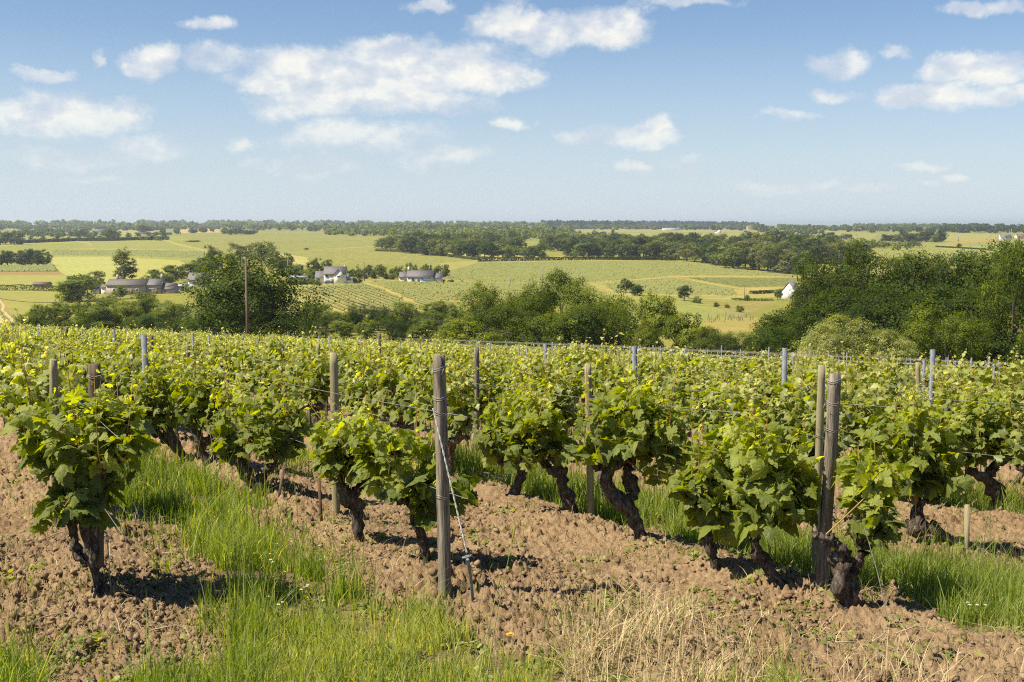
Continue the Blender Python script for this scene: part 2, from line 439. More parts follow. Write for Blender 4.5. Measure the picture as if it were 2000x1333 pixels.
fld([(1830,455),(2200,460),(2200,520),(1700,500),(1780,470)], (.20,.235,.085), None, 0, 3, .25)
fld([(1845,456),(2010,460),(2010,470),(1840,472)], (.26,.27,.11), None, 0, 3, .2)
fld([(1835,475.5),(1910,469),(1965,466.5),(1965,469),(1910,473),(1850,478)], (.36,.22,.11), None, 0, 3, .2)
fld([(1830,479),(1850,478),(1990,489),(1960,494),(1840,486)], (.27,.29,.12), None, 0, 3, .2)
fld([(5,437),(100,440),(95,449),(20,449)], (.26,.28,.13), None, 0, 3, .1)
fld([(190,447),(290,447),(320,457),(200,462)], (.27,.28,.12), None, 0, 3, .1)
fld([(350,444),(425,446),(430,455),(350,456)], (.44,.33,.18), None, 0, 3, .1)
fld([(1700,441),(1790,442),(1790,446),(1700,446)], (.24,.30,.14), None, 0, 3, .1)
# striped vineyards on the slope, soil colour below real rows of vines
A_POLY = [(583,566),(640,559),(712,556),(738,564),(800,592),(826,603),(800,613),(700,611),(640,606),(598,596)]
B_POLY = [(722,549),(800,553),(900,553),(1000,556),(1100,562),(1120,585),(930,590),(870,588),(838,600),(808,590),(760,567)]
fld([(560,558),(715,552),(760,566),(835,605),(800,622),(560,612)], (.30,.31,.12), None, 0, 2, .2)
fld(A_POLY, (.38,.30,.14), None, 0, 2, .3)
fld(B_POLY, (.36,.29,.13), None, 0, 2, .3)
PATHS = [([(0,481),(60,475),(155,472),(172,475),(178,479)],1.0,TAN),([(312,466),(345,477),(402,490)],1.3,PALE),([(145,486.5),(330,489),(402,491)],.7,TAN),
 ([(715,553),(760,569),(800,590),(818,603)],1.6,(.42,.32,.15)),([(560,552),(590,557),(640,553)],1.2,PALE),([(556,496),(640,486),(745,482)],.7,PALE),
 ([(1150,550),(1230,547.5),(1310,541),(1440,539.5),(1530,541)],1.1,TAN),([(1318,543),(1380,553),(1440,563),(1500,566)],1.1,(.44,.32,.16)),
 ([(1180,574),(1300,577),(1380,583),(1500,586)],1.0,(.42,.36,.2)),([(1180,567),(1250,584),(1290,600)],1.2,(.38,.30,.15)),([(930,553),(1090,554),(1150,551)],.8,(.30,.33,.16)),
 ([(1140,454.5),(1440,455),(1580,458)],.35,(.12,.14,.06)),([(578,512),(604,518)],1.0,(.36,.36,.36)),([(420,470),(560,474),(760,469)],.4,(.13,.16,.05)),([(405,460),(640,458),(760,463)],.35,(.14,.17,.06))]

def near_dz(x, y, g):
    fade = 1 - ss(14, 20, y)
    wx = x + .16 * (fbm(x * 7, y * 7, 61, 3) - .5); wy = y + .16 * (fbm(x * 7, y * 7, 62, 3) - .5)
    w1 = worley(wx * 6.5, wy * 6.5, 4); w2 = worley(wx * 21 + .8 * vn(x * 40, y * 40, 2), wy * 21, 7)
    rid = (1 - np.abs(2 * fbm(wx * 13, wy * 13, 64, 4) - 1)) ** 3
    clod = ss(.6, .2, w1) * .030 * ss(.45, .7, fbm(x * 3.2, y * 3.2, 21, 3)) + ss(.62, .2, w2) * .012 * ss(.3, .65, fbm(x * 5, y * 5, 12, 3)) + rid * .013 + (1 - np.abs(2 * fbm(wx * 31, wy * 31, 66, 4) - 1)) ** 2 * .027 + ss(.6, .2, worley(wx * 41 + vn(x * 30, y * 30, 3), wy * 41, 17)) * .010 * ss(.35, .6, fbm(x * 6, y * 6, 19, 2)) + (fbm(x * 50, y * 50, 5, 3) - .5) * .042
    t = rowt(x, y) / SP; q = np.abs(t - np.round(t))
    mound = .07 * np.exp(-(q / .16) ** 2) * ss(-.8, .5, rows(x, y)) - .02
    rough = (1 - .75 * np.clip(g, 0, 1)) * (.55 + .65 * ss(.25, .6, fbm(x * .9, y * .9, 33, 2)))
    return (clod * 1.45 * rough + mound + (fbm(x * 1.1, y * 1.1, 40, 3) - .5) * .14) * fade

def build_ground():
    u = np.concatenate([-np.geomspace(9, .64, 26)[:-1], np.linspace(-.64, .64, 800), np.geomspace(.64, 9, 26)[1:]])
    y = np.concatenate([[-300, -120, -50, -20, -8, -2, 0, 1.2, 2.2, 3.0], np.arange(3.3, 4.1, .05), np.arange(4.1, 9.5, .0135), np.geomspace(9.5, 20, 200)[:-1],
                        np.geomspace(20, 80, 150)[:-1], np.geomspace(80, 230, 50)[:-1], np.linspace(230, 1000, 330)[:-1], np.geomspace(1000, 20000, 150)])
    U, Y = np.meshgrid(u, y); X = U * np.where(Y > 3, Y, 3 + 0 * Y)
    x = X.ravel(); yy = Y.ravel(); z = zt(x, yy)
    nearm = yy < 90
    g = np.zeros(len(x)); dry = np.zeros(len(x))
    gn, dn = near_masks(x[nearm], yy[nearm], z[nearm]); g[nearm] = gn; dry[nearm] = dn
    # real relief of the tilled soil
    m = (yy < 20) & (yy > 2.5)
    xm, ym = x[m], yy[m]; gm = g[m]
    dz = near_dz(xm, ym, gm)
    z[m] += dz
    # colours of the far land
    fcol = np.tile(np.array(G1, float), (len(x), 1)); fcol[yy > 1400] = (.17, .20, .085)
    fdir = np.zeros((len(x), 3)); spk = np.full(len(x), .3)
    fcol[(yy < 240)] = (.16, .19, .06)
    far = yy > 180
    xf, yf = x[far], yy[far]; px, py = proj(xf, yf, z[far])
    jx = px + (fbm(xf / 25, yf / 25, 50, 3) - .5) * 6; jy = py + (fbm(xf / 25, yf / 25, 51, 3) - .5) * 1.6
    fc = fcol[far]; fd = fdir[far]; sk = spk[far]
    for poly, c, rd, con, sp, s_ in FIELDS:
        ins = inpoly(jx, jy, poly)
        fc[ins] = c; sk[ins] = s_
        if rd is not None:
            a = hit(*rd[0], ymin=200); b = hit(*rd[1], ymin=200); d = b[:2] - a[:2]; d /= np.linalg.norm(d)
            fd[ins] = (-d[1] / sp, d[0] / sp, con)
        else: fd[ins] = (0, 0, 0)
    for pts, w, c in PATHS:
        dd = seg_d(px, py, pts); k = ss(w * 1.3, w * .5, dd)[:, None]
        fc[:] = fc * (1 - k) + np.array(c) * k; fd[k[:, 0] > .5] = 0
    fc[:] = (fc * .68 + np.array([.26, .245, .085]) * .32) * np.array([1.0, .93, .60])
    fcol[far] = fc; fdir[far] = fd; spk[far] = sk
    nu, ny_ = len(u), len(y)
    i = np.arange(ny_ - 1)[:, None] * nu + np.arange(nu - 1)[None, :]
    Q = np.stack([i, i + 1, i + nu + 1, i + nu], -1).reshape(-1, 4)
    me = mk('ground', np.stack([x, yy, z], 1), [Q], None, smooth=True,
            cols={'fcol': fcol, 'fdir': fdir, 'gmask': np.stack([g, dry, spk], 1)})
    m_, nt = mat('ground_soil_and_fields'); n = N(nt)
    geo = n('ShaderNodeNewGeometry'); pos = geo.outputs['Position']
    gm_ = n('ShaderNodeSeparateXYZ', {0: n('ShaderNodeAttribute', attribute_name='gmask').outputs['Vector']})
    fc_ = n('ShaderNodeAttribute', attribute_name='fcol').outputs['Color']
    fd_ = n('ShaderNodeAttribute', attribute_name='fdir').outputs['Vector']
    # soil
    n1 = n.noise(pos, 1.3, 5, .6); n2 = n.noise(pos, 14, 5, .65); n3 = n.noise(pos, 60, 3, .6)
    soil = n.mix(n.ramp(n2, [(.3, 0.0), (.7, 1.0)]), (.125, .075, .036), (.365, .245, .135))
    soil = n.mix(n.ramp(n1, [(.35, 0.0), (.7, .65)]), soil, (.39, .275, .160))
    soil = n.mix(n.math('MULTIPLY', n.ramp(n3, [(.55, 0.0), (.75, 1.0)]), .35), soil, (.44, .34, .23))
    turf = n.mix(n2, (.10, .085, .035), (.22, .175, .085))
    near = n.mix(n.math('MULTIPLY', gm_.outputs[0], .8), soil, turf)
    near = n.mix(n.math('MULTIPLY', gm_.outputs[1], .45), near, (.38, .30, .17))
    # fields
    sxyz = n('ShaderNodeSeparateXYZ', {0: fd_}); pxyz = n('ShaderNodeSeparateXYZ', {0: pos})
    ph = n.math('ADD', n.math('MULTIPLY', sxyz.outputs[0], pxyz.outputs[0]), n.math('MULTIPLY', sxyz.outputs[1], pxyz.outputs[1]))
    ph = n.math('ADD', ph, n.math('MULTIPLY', n.noise(pos, .03, 2), 1.5))
    st = n.math('SINE', n.math('MULTIPLY', ph, 6.2832))
    f_big = n.noise(pos, .018, 4, .6); f_mid = n.noise(pos, .16, 4, .6); f_sm = n.math('ADD', n.math('MULTIPLY', n.noise(pos, .55, 3, .7), .5), n.math('MULTIPLY', n.noise(pos, .17, 4, .75), .5))
    fcv = n.mix(n.math('MULTIPLY', n.math('MULTIPLY', n.ramp(st, [(.3, 0.0), (.9, 1.0)]), sxyz.outputs[2]), 1.6), fc_, (.42, .34, .16))
    fcv = n.mix(n.math('MULTIPLY', n.ramp(f_sm, [(.44, 0.0), (.6, 1.0)]), gm_.outputs[2]), fcv, n.mix(1.0, fcv, (.40, .52, .30), 'MULTIPLY'))
    fcv = n.mix(n.math('MULTIPLY', n.ramp(f_mid, [(.42, 0.0), (.7, 1.0)]), .55), fcv, n.mix(1.0, fcv, (1.35, 1.15, 1.1), 'MULTIPLY'))
    fcv = n.mix(n.math('MULTIPLY', n.ramp(f_big, [(.35, 0.0), (.65, 1.0)]), .35), fcv, n.mix(1.0, fcv, (.72, .85, .75), 'MULTIPLY'))
    k = n.ramp(n.math('DIVIDE', pxyz.outputs[1], 200.0), [(.38, 0.0), (.46, 1.0)])
    base = n.mix(k, near, fcv)
    p = n('ShaderNodeBsdfPrincipled', {'Base Color': base, 'Roughness': .95, 'Specular IOR Level': .15})
    bn = n('ShaderNodeBump', {'Strength': .9, 'Distance': .030, 'Height': n.noise(pos, 42, 7, .72)})
    n.link(bn.outputs[0], p.inputs['Normal'])
    n.out(p.outputs[0]); me.materials.append(m_)
    return tag(ob('ground', me), 'tilled soil and field slopes running out to the horizon', 'ground', kind='structure')
ground = build_ground()
# ------------------------------------------------------------------ foliage helpers
RNG = np.random.default_rng(11)
def unit(v): return v / (np.linalg.norm(v, axis=-1, keepdims=True) + 1e-9)
_h_ = [(.13,-.17),(.24,-.25),(.34,-.20),(.44,-.13),(.45,-.03),(.52,.05),(.43,.10),(.40,.20),(.52,.24),(.56,.34),(.49,.41),(.45,.50),(.36,.49),(.27,.50),(.30,.62),(.25,.70),(.19,.72),(.15,.84),(.07,.90)]
LEAF_HI = np.array([(0, .0)] + _h_ + [(0, 1.02)] + [(-a, b) for a, b in _h_[::-1]], float)
_l_ = [(.25,-.22),(.46,-.05),(.40,.15),(.54,.33),(.28,.52),(.20,.76)]
LEAF_MID = np.array([(0, .0)] + _l_ + [(0, 1.0)] + [(-a, b) for a, b in _l_[::-1]], float)
def leaf_batch(rng, P, Nrm, Tip, S, level, tint):
    """P positions of the petiole joints, Nrm normals, Tip directions, S sizes"""
    m = len(P)
    Y = unit(Tip - (Tip * Nrm).sum(1)[:, None] * Nrm); X = np.cross(Y, Nrm)
    if level >= 2: out, ctr = LEAF_HI, (0, .28)
    elif level == 1: out, ctr = LEAF_MID, (0, .28)
    else: out, ctr = np.array([(-.42, -.05), (0, -.1), (.42, -.05), (.45, .45), (0, 1.0), (-.45, .45)]), (0, .3)
    L = np.vstack([[ctr], out]); k = len(out)
    if level >= 2:
        inner = np.vstack([[ctr], np.array(ctr) + (out - ctr) * .55, out]); L = inner
    l = np.tile(L, (m, 1, 1)).astype(float)
    l[:, :, 0] *= rng.uniform(.88, 1.12, (m, 1)); l += rng.normal(0, .018, l.shape)
    ax = np.abs(l[:, :, 0])
    fold = rng.uniform(-.1, .6, (m, 1)); droop = rng.uniform(-.1, .9, (m, 1)); rip = rng.uniform(.02, .09, (m, 1))
    h = -fold * ax - droop * (l[:, :, 1] - .1) ** 2 + rip * np.sin(l[:, :, 1] * 9 + rng.uniform(0, 6, (m, 1))) * (ax * 2.2) + rng.normal(0, .014, ax.shape)
    V = P[:, None, :] + S[:, None, None] * (l[:, :, 0:1] * X[:, None, :] + l[:, :, 1:2] * Y[:, None, :] + h[:, :, None] * Nrm[:, None, :])
    nv = L.shape[0]; base = (np.arange(m) * nv)[:, None, None]
    if level >= 2:
        T = np.array([[0, 1 + i, 1 + (i + 1) % k] for i in range(k)])[:, ::-1]
        Q = np.array([[1 + i, 1 + k + i, 1 + k + (i + 1) % k, 1 + (i + 1) % k] for i in range(k)])[:, ::-1]
        Fs = [(T[None] + base).reshape(-1, 3), (Q[None] + base).reshape(-1, 4)]
    else:
        T = np.array([[0, 1 + i, 1 + (i + 1) % k] for i in range(k)])[:, ::-1]
        Fs = [(T[None] + base).reshape(-1, 3)]
    return V.reshape(-1, 3), Fs, np.repeat(tint, nv), l[:, :, :2].reshape(-1, 2)

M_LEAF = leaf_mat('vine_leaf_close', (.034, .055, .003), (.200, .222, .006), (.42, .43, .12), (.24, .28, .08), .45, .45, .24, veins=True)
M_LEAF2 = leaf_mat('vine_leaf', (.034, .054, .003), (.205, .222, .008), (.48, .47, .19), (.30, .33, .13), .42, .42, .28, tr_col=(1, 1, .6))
M_BARK = None
def bark_mat():
    m, nt = mat('vine_bark'); n = N(nt)
    tc = n('ShaderNodeTexCoord'); mp = n('ShaderNodeMapping', {0: tc.outputs['Object'], 'Scale': (1, 1, .35)})
    a = n.noise(mp.outputs[0], 60, 5, .7, dist=.6); b = n.noise(tc.outputs['Object'], 9, 4, .6)
    c = n.ramp(a, [(.3, (.018, .013, .010)), (.48, (.080, .060, .046)), (.70, (.30, .24, .19))])
    c = n.mix(n.ramp(b, [(.55, 0.0), (.72, .6)]), c, (.30, .27, .23))
    p = n('ShaderNodeBsdfPrincipled', {'Base Color': c, 'Roughness': .95, 'Specular IOR Level': .15})
    bp = n('ShaderNodeBump', {'Strength': 1.0, 'Distance': .03, 'Height': a}); n.link(bp.outputs[0], p.inputs['Normal'])
    n.out(p.outputs[0]); return m
M_BARK = bark_mat()
M_SHOOT = simple_mat('vine_shoot', (.36, .15, .045), .5, .4, col2=(.24, .20, .04), scale=5)

def trunk_geo(mb, path, seed, k=12, n=26):
    """path: (x,y,z,r) knots of one gnarled limb"""
    S = spline(path, n); rs = np.random.default_rng(seed); tw = rs.uniform(4, 9) * rs.choice([-1, 1]); p1, p2 = rs.uniform(0, 6, 2)
    jit = np.cumsum(rs.normal(0, .006, (n, 3)), 0); jit -= np.linspace(0, 1, n)[:, None] * jit[-1]; S[:, :3] += jit
    kn = 1 + .35 * np.exp(-((np.arange(n) / n - rs.uniform(.3, .9)) / .07) ** 2) + .15 * rs.normal(size=n).clip(-1, 1)
    def wob(s, th, P): return (1 + .26 * np.sin(2 * th + tw * s * 2 + p1) + .18 * np.sin(5 * th + tw * s * 3 + p2) + rs.normal(0, .10, (s + th).shape)) * kn[:, None]
    mb.tube(S[:, :3], S[:, 3], k, True, wob)
    return S

def vine_geo(seed, limbs, cans, nleaf, level, shoots=14, size=.118, low=False):
    """limbs: knot lists; cans: ellipsoids (cx,cy,cz, rx,ry,rz).  returns trunk, shoot and foliage meshes"""
    rng = np.random.default_rng(seed); mb = MB(); ends = []
    for i, L in enumerate(limbs):
        S = trunk_geo(mb, L, seed + i, 12 if level >= 2 else (8 if level == 1 else 5), 26 if level >= 2 else (14 if level == 1 else 7))
        ends.append(S[-max(2, len(S) // 4):, :3])
    ends = np.vstack(ends)
    trunk = mb.mesh('trunk', M_BARK, smooth=True)
    sb = MB(); P = []; Tn = []; Sz = []; Out = []; NB = []
    wts = np.array([c[3] * c[4] * c[5] for c in cans]); wts = wts / wts.sum()
    zt_ = max(c[2] + c[5] for c in cans); zb_ = min(c[2] - c[5] for c in cans)
    for i in range(shoots):
        c = np.array(cans[rng.choice(len(cans), p=wts)])
        tip = c[:3] + c[3:] * np.array([rng.uniform(-1.0, 1.0), rng.uniform(-.9, .9), rng.uniform(.3, 1.75) if rng.random() < .5 else rng.uniform(-.3, 1.0)])
        d = np.linalg.norm((ends - tip) * np.array([1, 1, .3]), axis=1); b = ends[np.argsort(d)[rng.integers(0, min(4, len(d)))]]
        mid = b * .5 + tip * .5 + np.array([*rng.normal(0, .05, 2), .05])
        S = spline([b, mid, tip], 9 if level else 5)
        sb.tube(S, np.linspace(.0042, .0018, len(S)), 4 if level else 3, False)
        m = max(3, int(nleaf * .72 / shoots)); q = np.sort(rng.uniform(.12, 1.0, m)); q[-2:] = (.96, 1.0)
        idx = q * (len(S) - 1.001); ii = idx.astype(int); fr = (idx - ii)[:, None]
        pos = S[ii] * (1 - fr) + S[ii + 1] * fr
        ang = np.cumsum(rng.normal(math.pi, .7, m)) + rng.uniform(0, 6)
        out = np.stack([np.cos(ang), np.sin(ang), rng.uniform(-.1, .45, m)], 1)
        sz = size * np.clip(1.22 - .90 * q ** 1.6 + rng.normal(0, .16, m), .24, 1.5)
        pet = sz * rng.uniform(.3, .75, m) * (1.1 - .5 * q)
        P.append(pos + unit(out) * pet[:, None]); Out.append(out); Sz.append(sz)
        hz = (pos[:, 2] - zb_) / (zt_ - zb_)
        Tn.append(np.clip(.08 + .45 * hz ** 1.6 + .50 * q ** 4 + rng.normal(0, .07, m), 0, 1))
        if level:
            for a_, b_ in list(zip(pos, pos + unit(out) * pet[:, None]))[:: (1 if level > 1 else 2)]:
                sb.tube([a_, b_], .0016, 3, False)
    for i in range(max(3, shoots // 3)):                                   # leaders standing above the leaves
        c = np.array(cans[rng.choice(len(cans), p=wts)]); b = ends[rng.integers(0, len(ends))]
        tip = np.array([c[0] + c[3] * rng.uniform(-.75, .75), c[1] + c[4] * rng.uniform(-1, 1), max(c[2] + c[5] * 1.15, zt_ - .05) + rng.uniform(.0, .17)])
        st_ = b * .35 + tip * .65; st_[2] = c[2]
        S = spline([b, st_ + rng.normal(0, .02, 3), tip + np.array([rng.normal(0, .03), rng.normal(0, .03), 0])], 9 if level else 5)
        sb.tube(S, np.linspace(.0048, .0018, len(S)), 4 if level else 3, False); m = 10; q = np.linspace(.42, 1.0, m)
        idx = q * (len(S) - 1.001); ii = idx.astype(int); fr = (idx - ii)[:, None]; pos = S[ii] * (1 - fr) + S[ii + 1] * fr
        ang = np.arange(m) * math.pi + rng.uniform(0, 6) + rng.normal(0, .35, m); out = np.stack([np.cos(ang), np.sin(ang), rng.uniform(0, .7, m)], 1)
        sz = size * np.linspace(1.0, .28, m) * rng.uniform(.8, 1.2, m); P.append(pos + unit(out) * (sz * .7)[:, None]); Out.append(out); Sz.append(sz); Tn.append(np.clip(.38 + .5 * q ** 3 + rng.normal(0, .08, m), 0, 1))
        if level:
            for a_, b_ in zip(pos, P[-1]): sb.tube([a_, b_], .0015, 3, False)
    # the rest fills the canopy, thicker towards its outside
    m = int(nleaf * .28); ci = rng.choice(len(cans), m, p=wts); C = np.array(cans)[ci]
    v = unit(rng.normal(size=(m, 3))); v[:, 2] = np.where(v[:, 2] < -.75, -v[:, 2], v[:, 2]); rr = rng.uniform(.45, 1.02, m) ** .7
    pos = C[:, :3] + C[:, 3:] * v * rr[:, None]; pos[:, 2] += rng.normal(0, .02, m)
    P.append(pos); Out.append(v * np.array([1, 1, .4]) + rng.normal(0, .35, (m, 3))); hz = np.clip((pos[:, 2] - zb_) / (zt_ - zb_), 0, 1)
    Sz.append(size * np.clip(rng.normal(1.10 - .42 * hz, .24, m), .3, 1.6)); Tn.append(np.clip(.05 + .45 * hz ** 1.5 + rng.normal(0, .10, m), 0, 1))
    P = np.vstack(P); Out = np.vstack(Out); Sz = np.concatenate(Sz); Tn = np.concatenate(Tn); m = len(P)
    o = unit(Out * np.array([1, 1, .2])); droop = rng.uniform(.1, 1.1, (m, 1)) * np.clip(1.15 - .8 * Tn, .2, 1)[:, None]
    nrm = unit(np.array([0, 0, 1.0]) + o * droop * .9 + rng.normal(0, .78, (m, 3)))
    tip = unit(o + np.array([0, 0, -1]) * droop + rng.normal(0, .25, (m, 3)))
    V, Fs, tt, uv = leaf_batch(rng, P, nrm, tip, Sz, level, Tn)
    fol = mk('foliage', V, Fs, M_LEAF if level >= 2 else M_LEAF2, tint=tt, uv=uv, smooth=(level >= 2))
    sh = sb.mesh('shoots', M_SHOOT)
    return trunk, sh, fol

def make_vine(name, label, loc, geo, rot=0, group=None, scale=None):
    t = thing(name, label, 'grapevine', loc, rot, group, scale)
    ob('trunk', geo[0], t); ob('shoot', geo[1], t); ob('foliage', geo[2], t)
    return t
def local_limbs(seed, lean=None):
    """a head-trained old vine: leaning trunk and two or three short arms; row runs along local y"""
    r = np.random.default_rng(seed); ly = lean if lean is not None else r.uniform(-.38, .38); lx = r.uniform(-.07, .07); h = r.uniform(.40, .52)
    b = r.uniform(-.5, .5)
    tr = [(0, 0, -.06, .040), (lx * .3, ly * .15 + .05 * b, .10, .029), (lx * .8 + .05 * b, ly * .55, .26, .026), (lx, ly * .95, h - .05, .029), (lx, ly, h, .034)]
    L = [tr]
    for s in (-1, 1):
        l = r.uniform(.18, .36)
        L.append([(lx, ly, h - .03, .034), (lx + r.uniform(-.05, .05), ly + s * l * .45, h + r.uniform(-.01, .06), .026), (lx + r.uniform(-.07, .07), ly + s * l, h + r.uniform(.02, .13), .021)])
    if r.random() < .5: L.append([(lx, ly, h - .05, .03), (lx + r.uniform(-.15, .15), ly + r.uniform(-.1, .1), h + .10, .020)])
    return L, lx, ly, h
def local_cans(seed, lx, ly, h):
    r = np.random.default_rng(seed + 99); C = []
    for s in (-1, 0, 1):
        C.append((lx + r.uniform(-.06, .06), ly * .6 + s * .30 + r.uniform(-.05, .05), h + r.uniform(.24, .36), r.uniform(.20, .28), r.uniform(.22, .30), r.uniform(.20, .30)))
    C.append((lx + r.uniform(-.05, .05), ly * .5, h + .46, .17, .38, .22))
    return C

# ------------------------------------------------------------------ posts and wires
M_WOOD_GREY = simple_mat('weathered_grey_wood', (.30, .255, .20), .9, .2, col2=(.060, .045, .034), scale=85, bump=.010, bscale=60, stretch=(1, 1, .07), detail=6)
M_WOOD_TAN = simple_mat('greenish_treated_wood', (.34, .30, .18), .85, .2, col2=(.18, .155, .085), scale=60, bump=.003, bscale=50, stretch=(1, 1, .06), detail=6)
M_WOOD_DARK = simple_mat('dark_weathered_wood', (.19, .145, .105), .9, .2, col2=(.06, .042, .03), scale=80, bump=.006, bscale=55, stretch=(1, 1, .07), detail=6)
M_STEEL = simple_mat('galvanised_steel', (.20, .21, .225), .6, .25, metal=.0, col2=(.13, .145, .165), scale=14)
M_RUST = simple_mat('rusty_brown_stake', (.15, .085, .05), .85, .2, col2=(.09, .05, .03), scale=20)
M_WIRE = simple_mat('zinc_wire', (.34, .33, .31), .5, .4, metal=.3, col2=(.20, .19, .175), scale=30)
def wood_post(name, label, x, y, h, w, m, lean=(0, 0), square=False, ties=(), group=None, seed=0, k=14):
    z = gz(x, y); t = thing(name, label, 'post', (x, y, z), 0, group)
    mb = MB(); r = np.random.default_rng(seed + 5); n_ = 18
    zz = np.linspace(-.12, h, n_); P = np.stack([lean[0] * zz, lean[1] * zz, zz], 1)
    ph = r.uniform(0, 6); cr = r.uniform(0, 6)
    def wob(s, th, P_):
        a = 1 + .05 * np.sin(3 * th + ph) + .05 * np.sin(s * 5 + th) + .03 * np.sin(s * 17 + 2 * th + cr)
        if square: a = a * np.minimum(1.16, 1 / np.maximum(np.abs(np.cos(th - .6)), np.abs(np.sin(th - .6)))) * .93
        a = a - .16 * np.exp(-((np.mod(th - cr + .12 * np.sin(s * 6), 2 * np.pi)) / .16) ** 2)
        return a + r.normal(0, .008, a.shape)
    rad = np.full(n_, w / 2); rad[-1] *= .90; rad[0:4] *= 1.05
    mb.tube(P, rad, k, True, wob)
    ob('shaft', mb.mesh('shaft', m, smooth=not square), t)
    for q, hz in enumerate(ties):
        tb = MB()
        for j in range(2):
            th = np.linspace(0, 2 * math.pi * 1.02, 26); rr = w / 2 * 1.14
            zc = hz + .010 * j + .007 * np.sin(th * 2 + q)
            tb.tube(np.stack([lean[0] * hz + rr * np.cos(th), lean[1] * hz + rr * np.sin(th), zc], 1), .0017, 5, True)
        a = r.uniform(0, 6)
        tb.tube(spline([(rr * math.cos(a), rr * math.sin(a), hz), (rr * 1.5 * math.cos(a + .3), rr * 1.5 * math.sin(a + .3), hz + .012), (rr * 1.7 * math.cos(a + .1), rr * 1.7 * math.sin(a + .1), hz - .02)], 6), .0015, 4)
        ob('wire_tie', tb.mesh('wire_tie', M_WIRE, smooth=True), t)
    return t
def steel_post_mesh(h, w=.045):
    mb = MB(); d = w * .62; g = .0035
    poly = [(-w/2, -d/2), (-w/2, d/2), (-w/2+g, d/2), (-w/2+g, -d/2+g), (w/2-g, -d/2+g), (w/2-g, d/2), (w/2, d/2), (w/2, -d/2)]
    k = len(poly); V = [(a, b, -.2) for a, b in poly] + [(a, b, h) for a, b in poly]
    Q = [[i, (i + 1) % k, k + (i + 1) % k, k + i] for i in range(k)]
    Q += [[k, k + 1, k + 2, k + 3], [k, k + 3, k + 4, k + 7], [k + 7, k + 4, k + 5, k + 6]]
    mb.add(V, Q)
    for s in (-1, 1):                                                        # flanges with hook slots
        for z in np.arange(.25, h - .03, .10):
            mb.box((s * (w / 2 + .004), d / 2 - .004, z), (.010, .006, .028))
    return mb.mesh('steel_post', M_STEEL)
def wire_mesh(P, r=.0017): return MB().tube(P, r, 4, False).mesh('trellis_wire', M_WIRE, smooth=True)
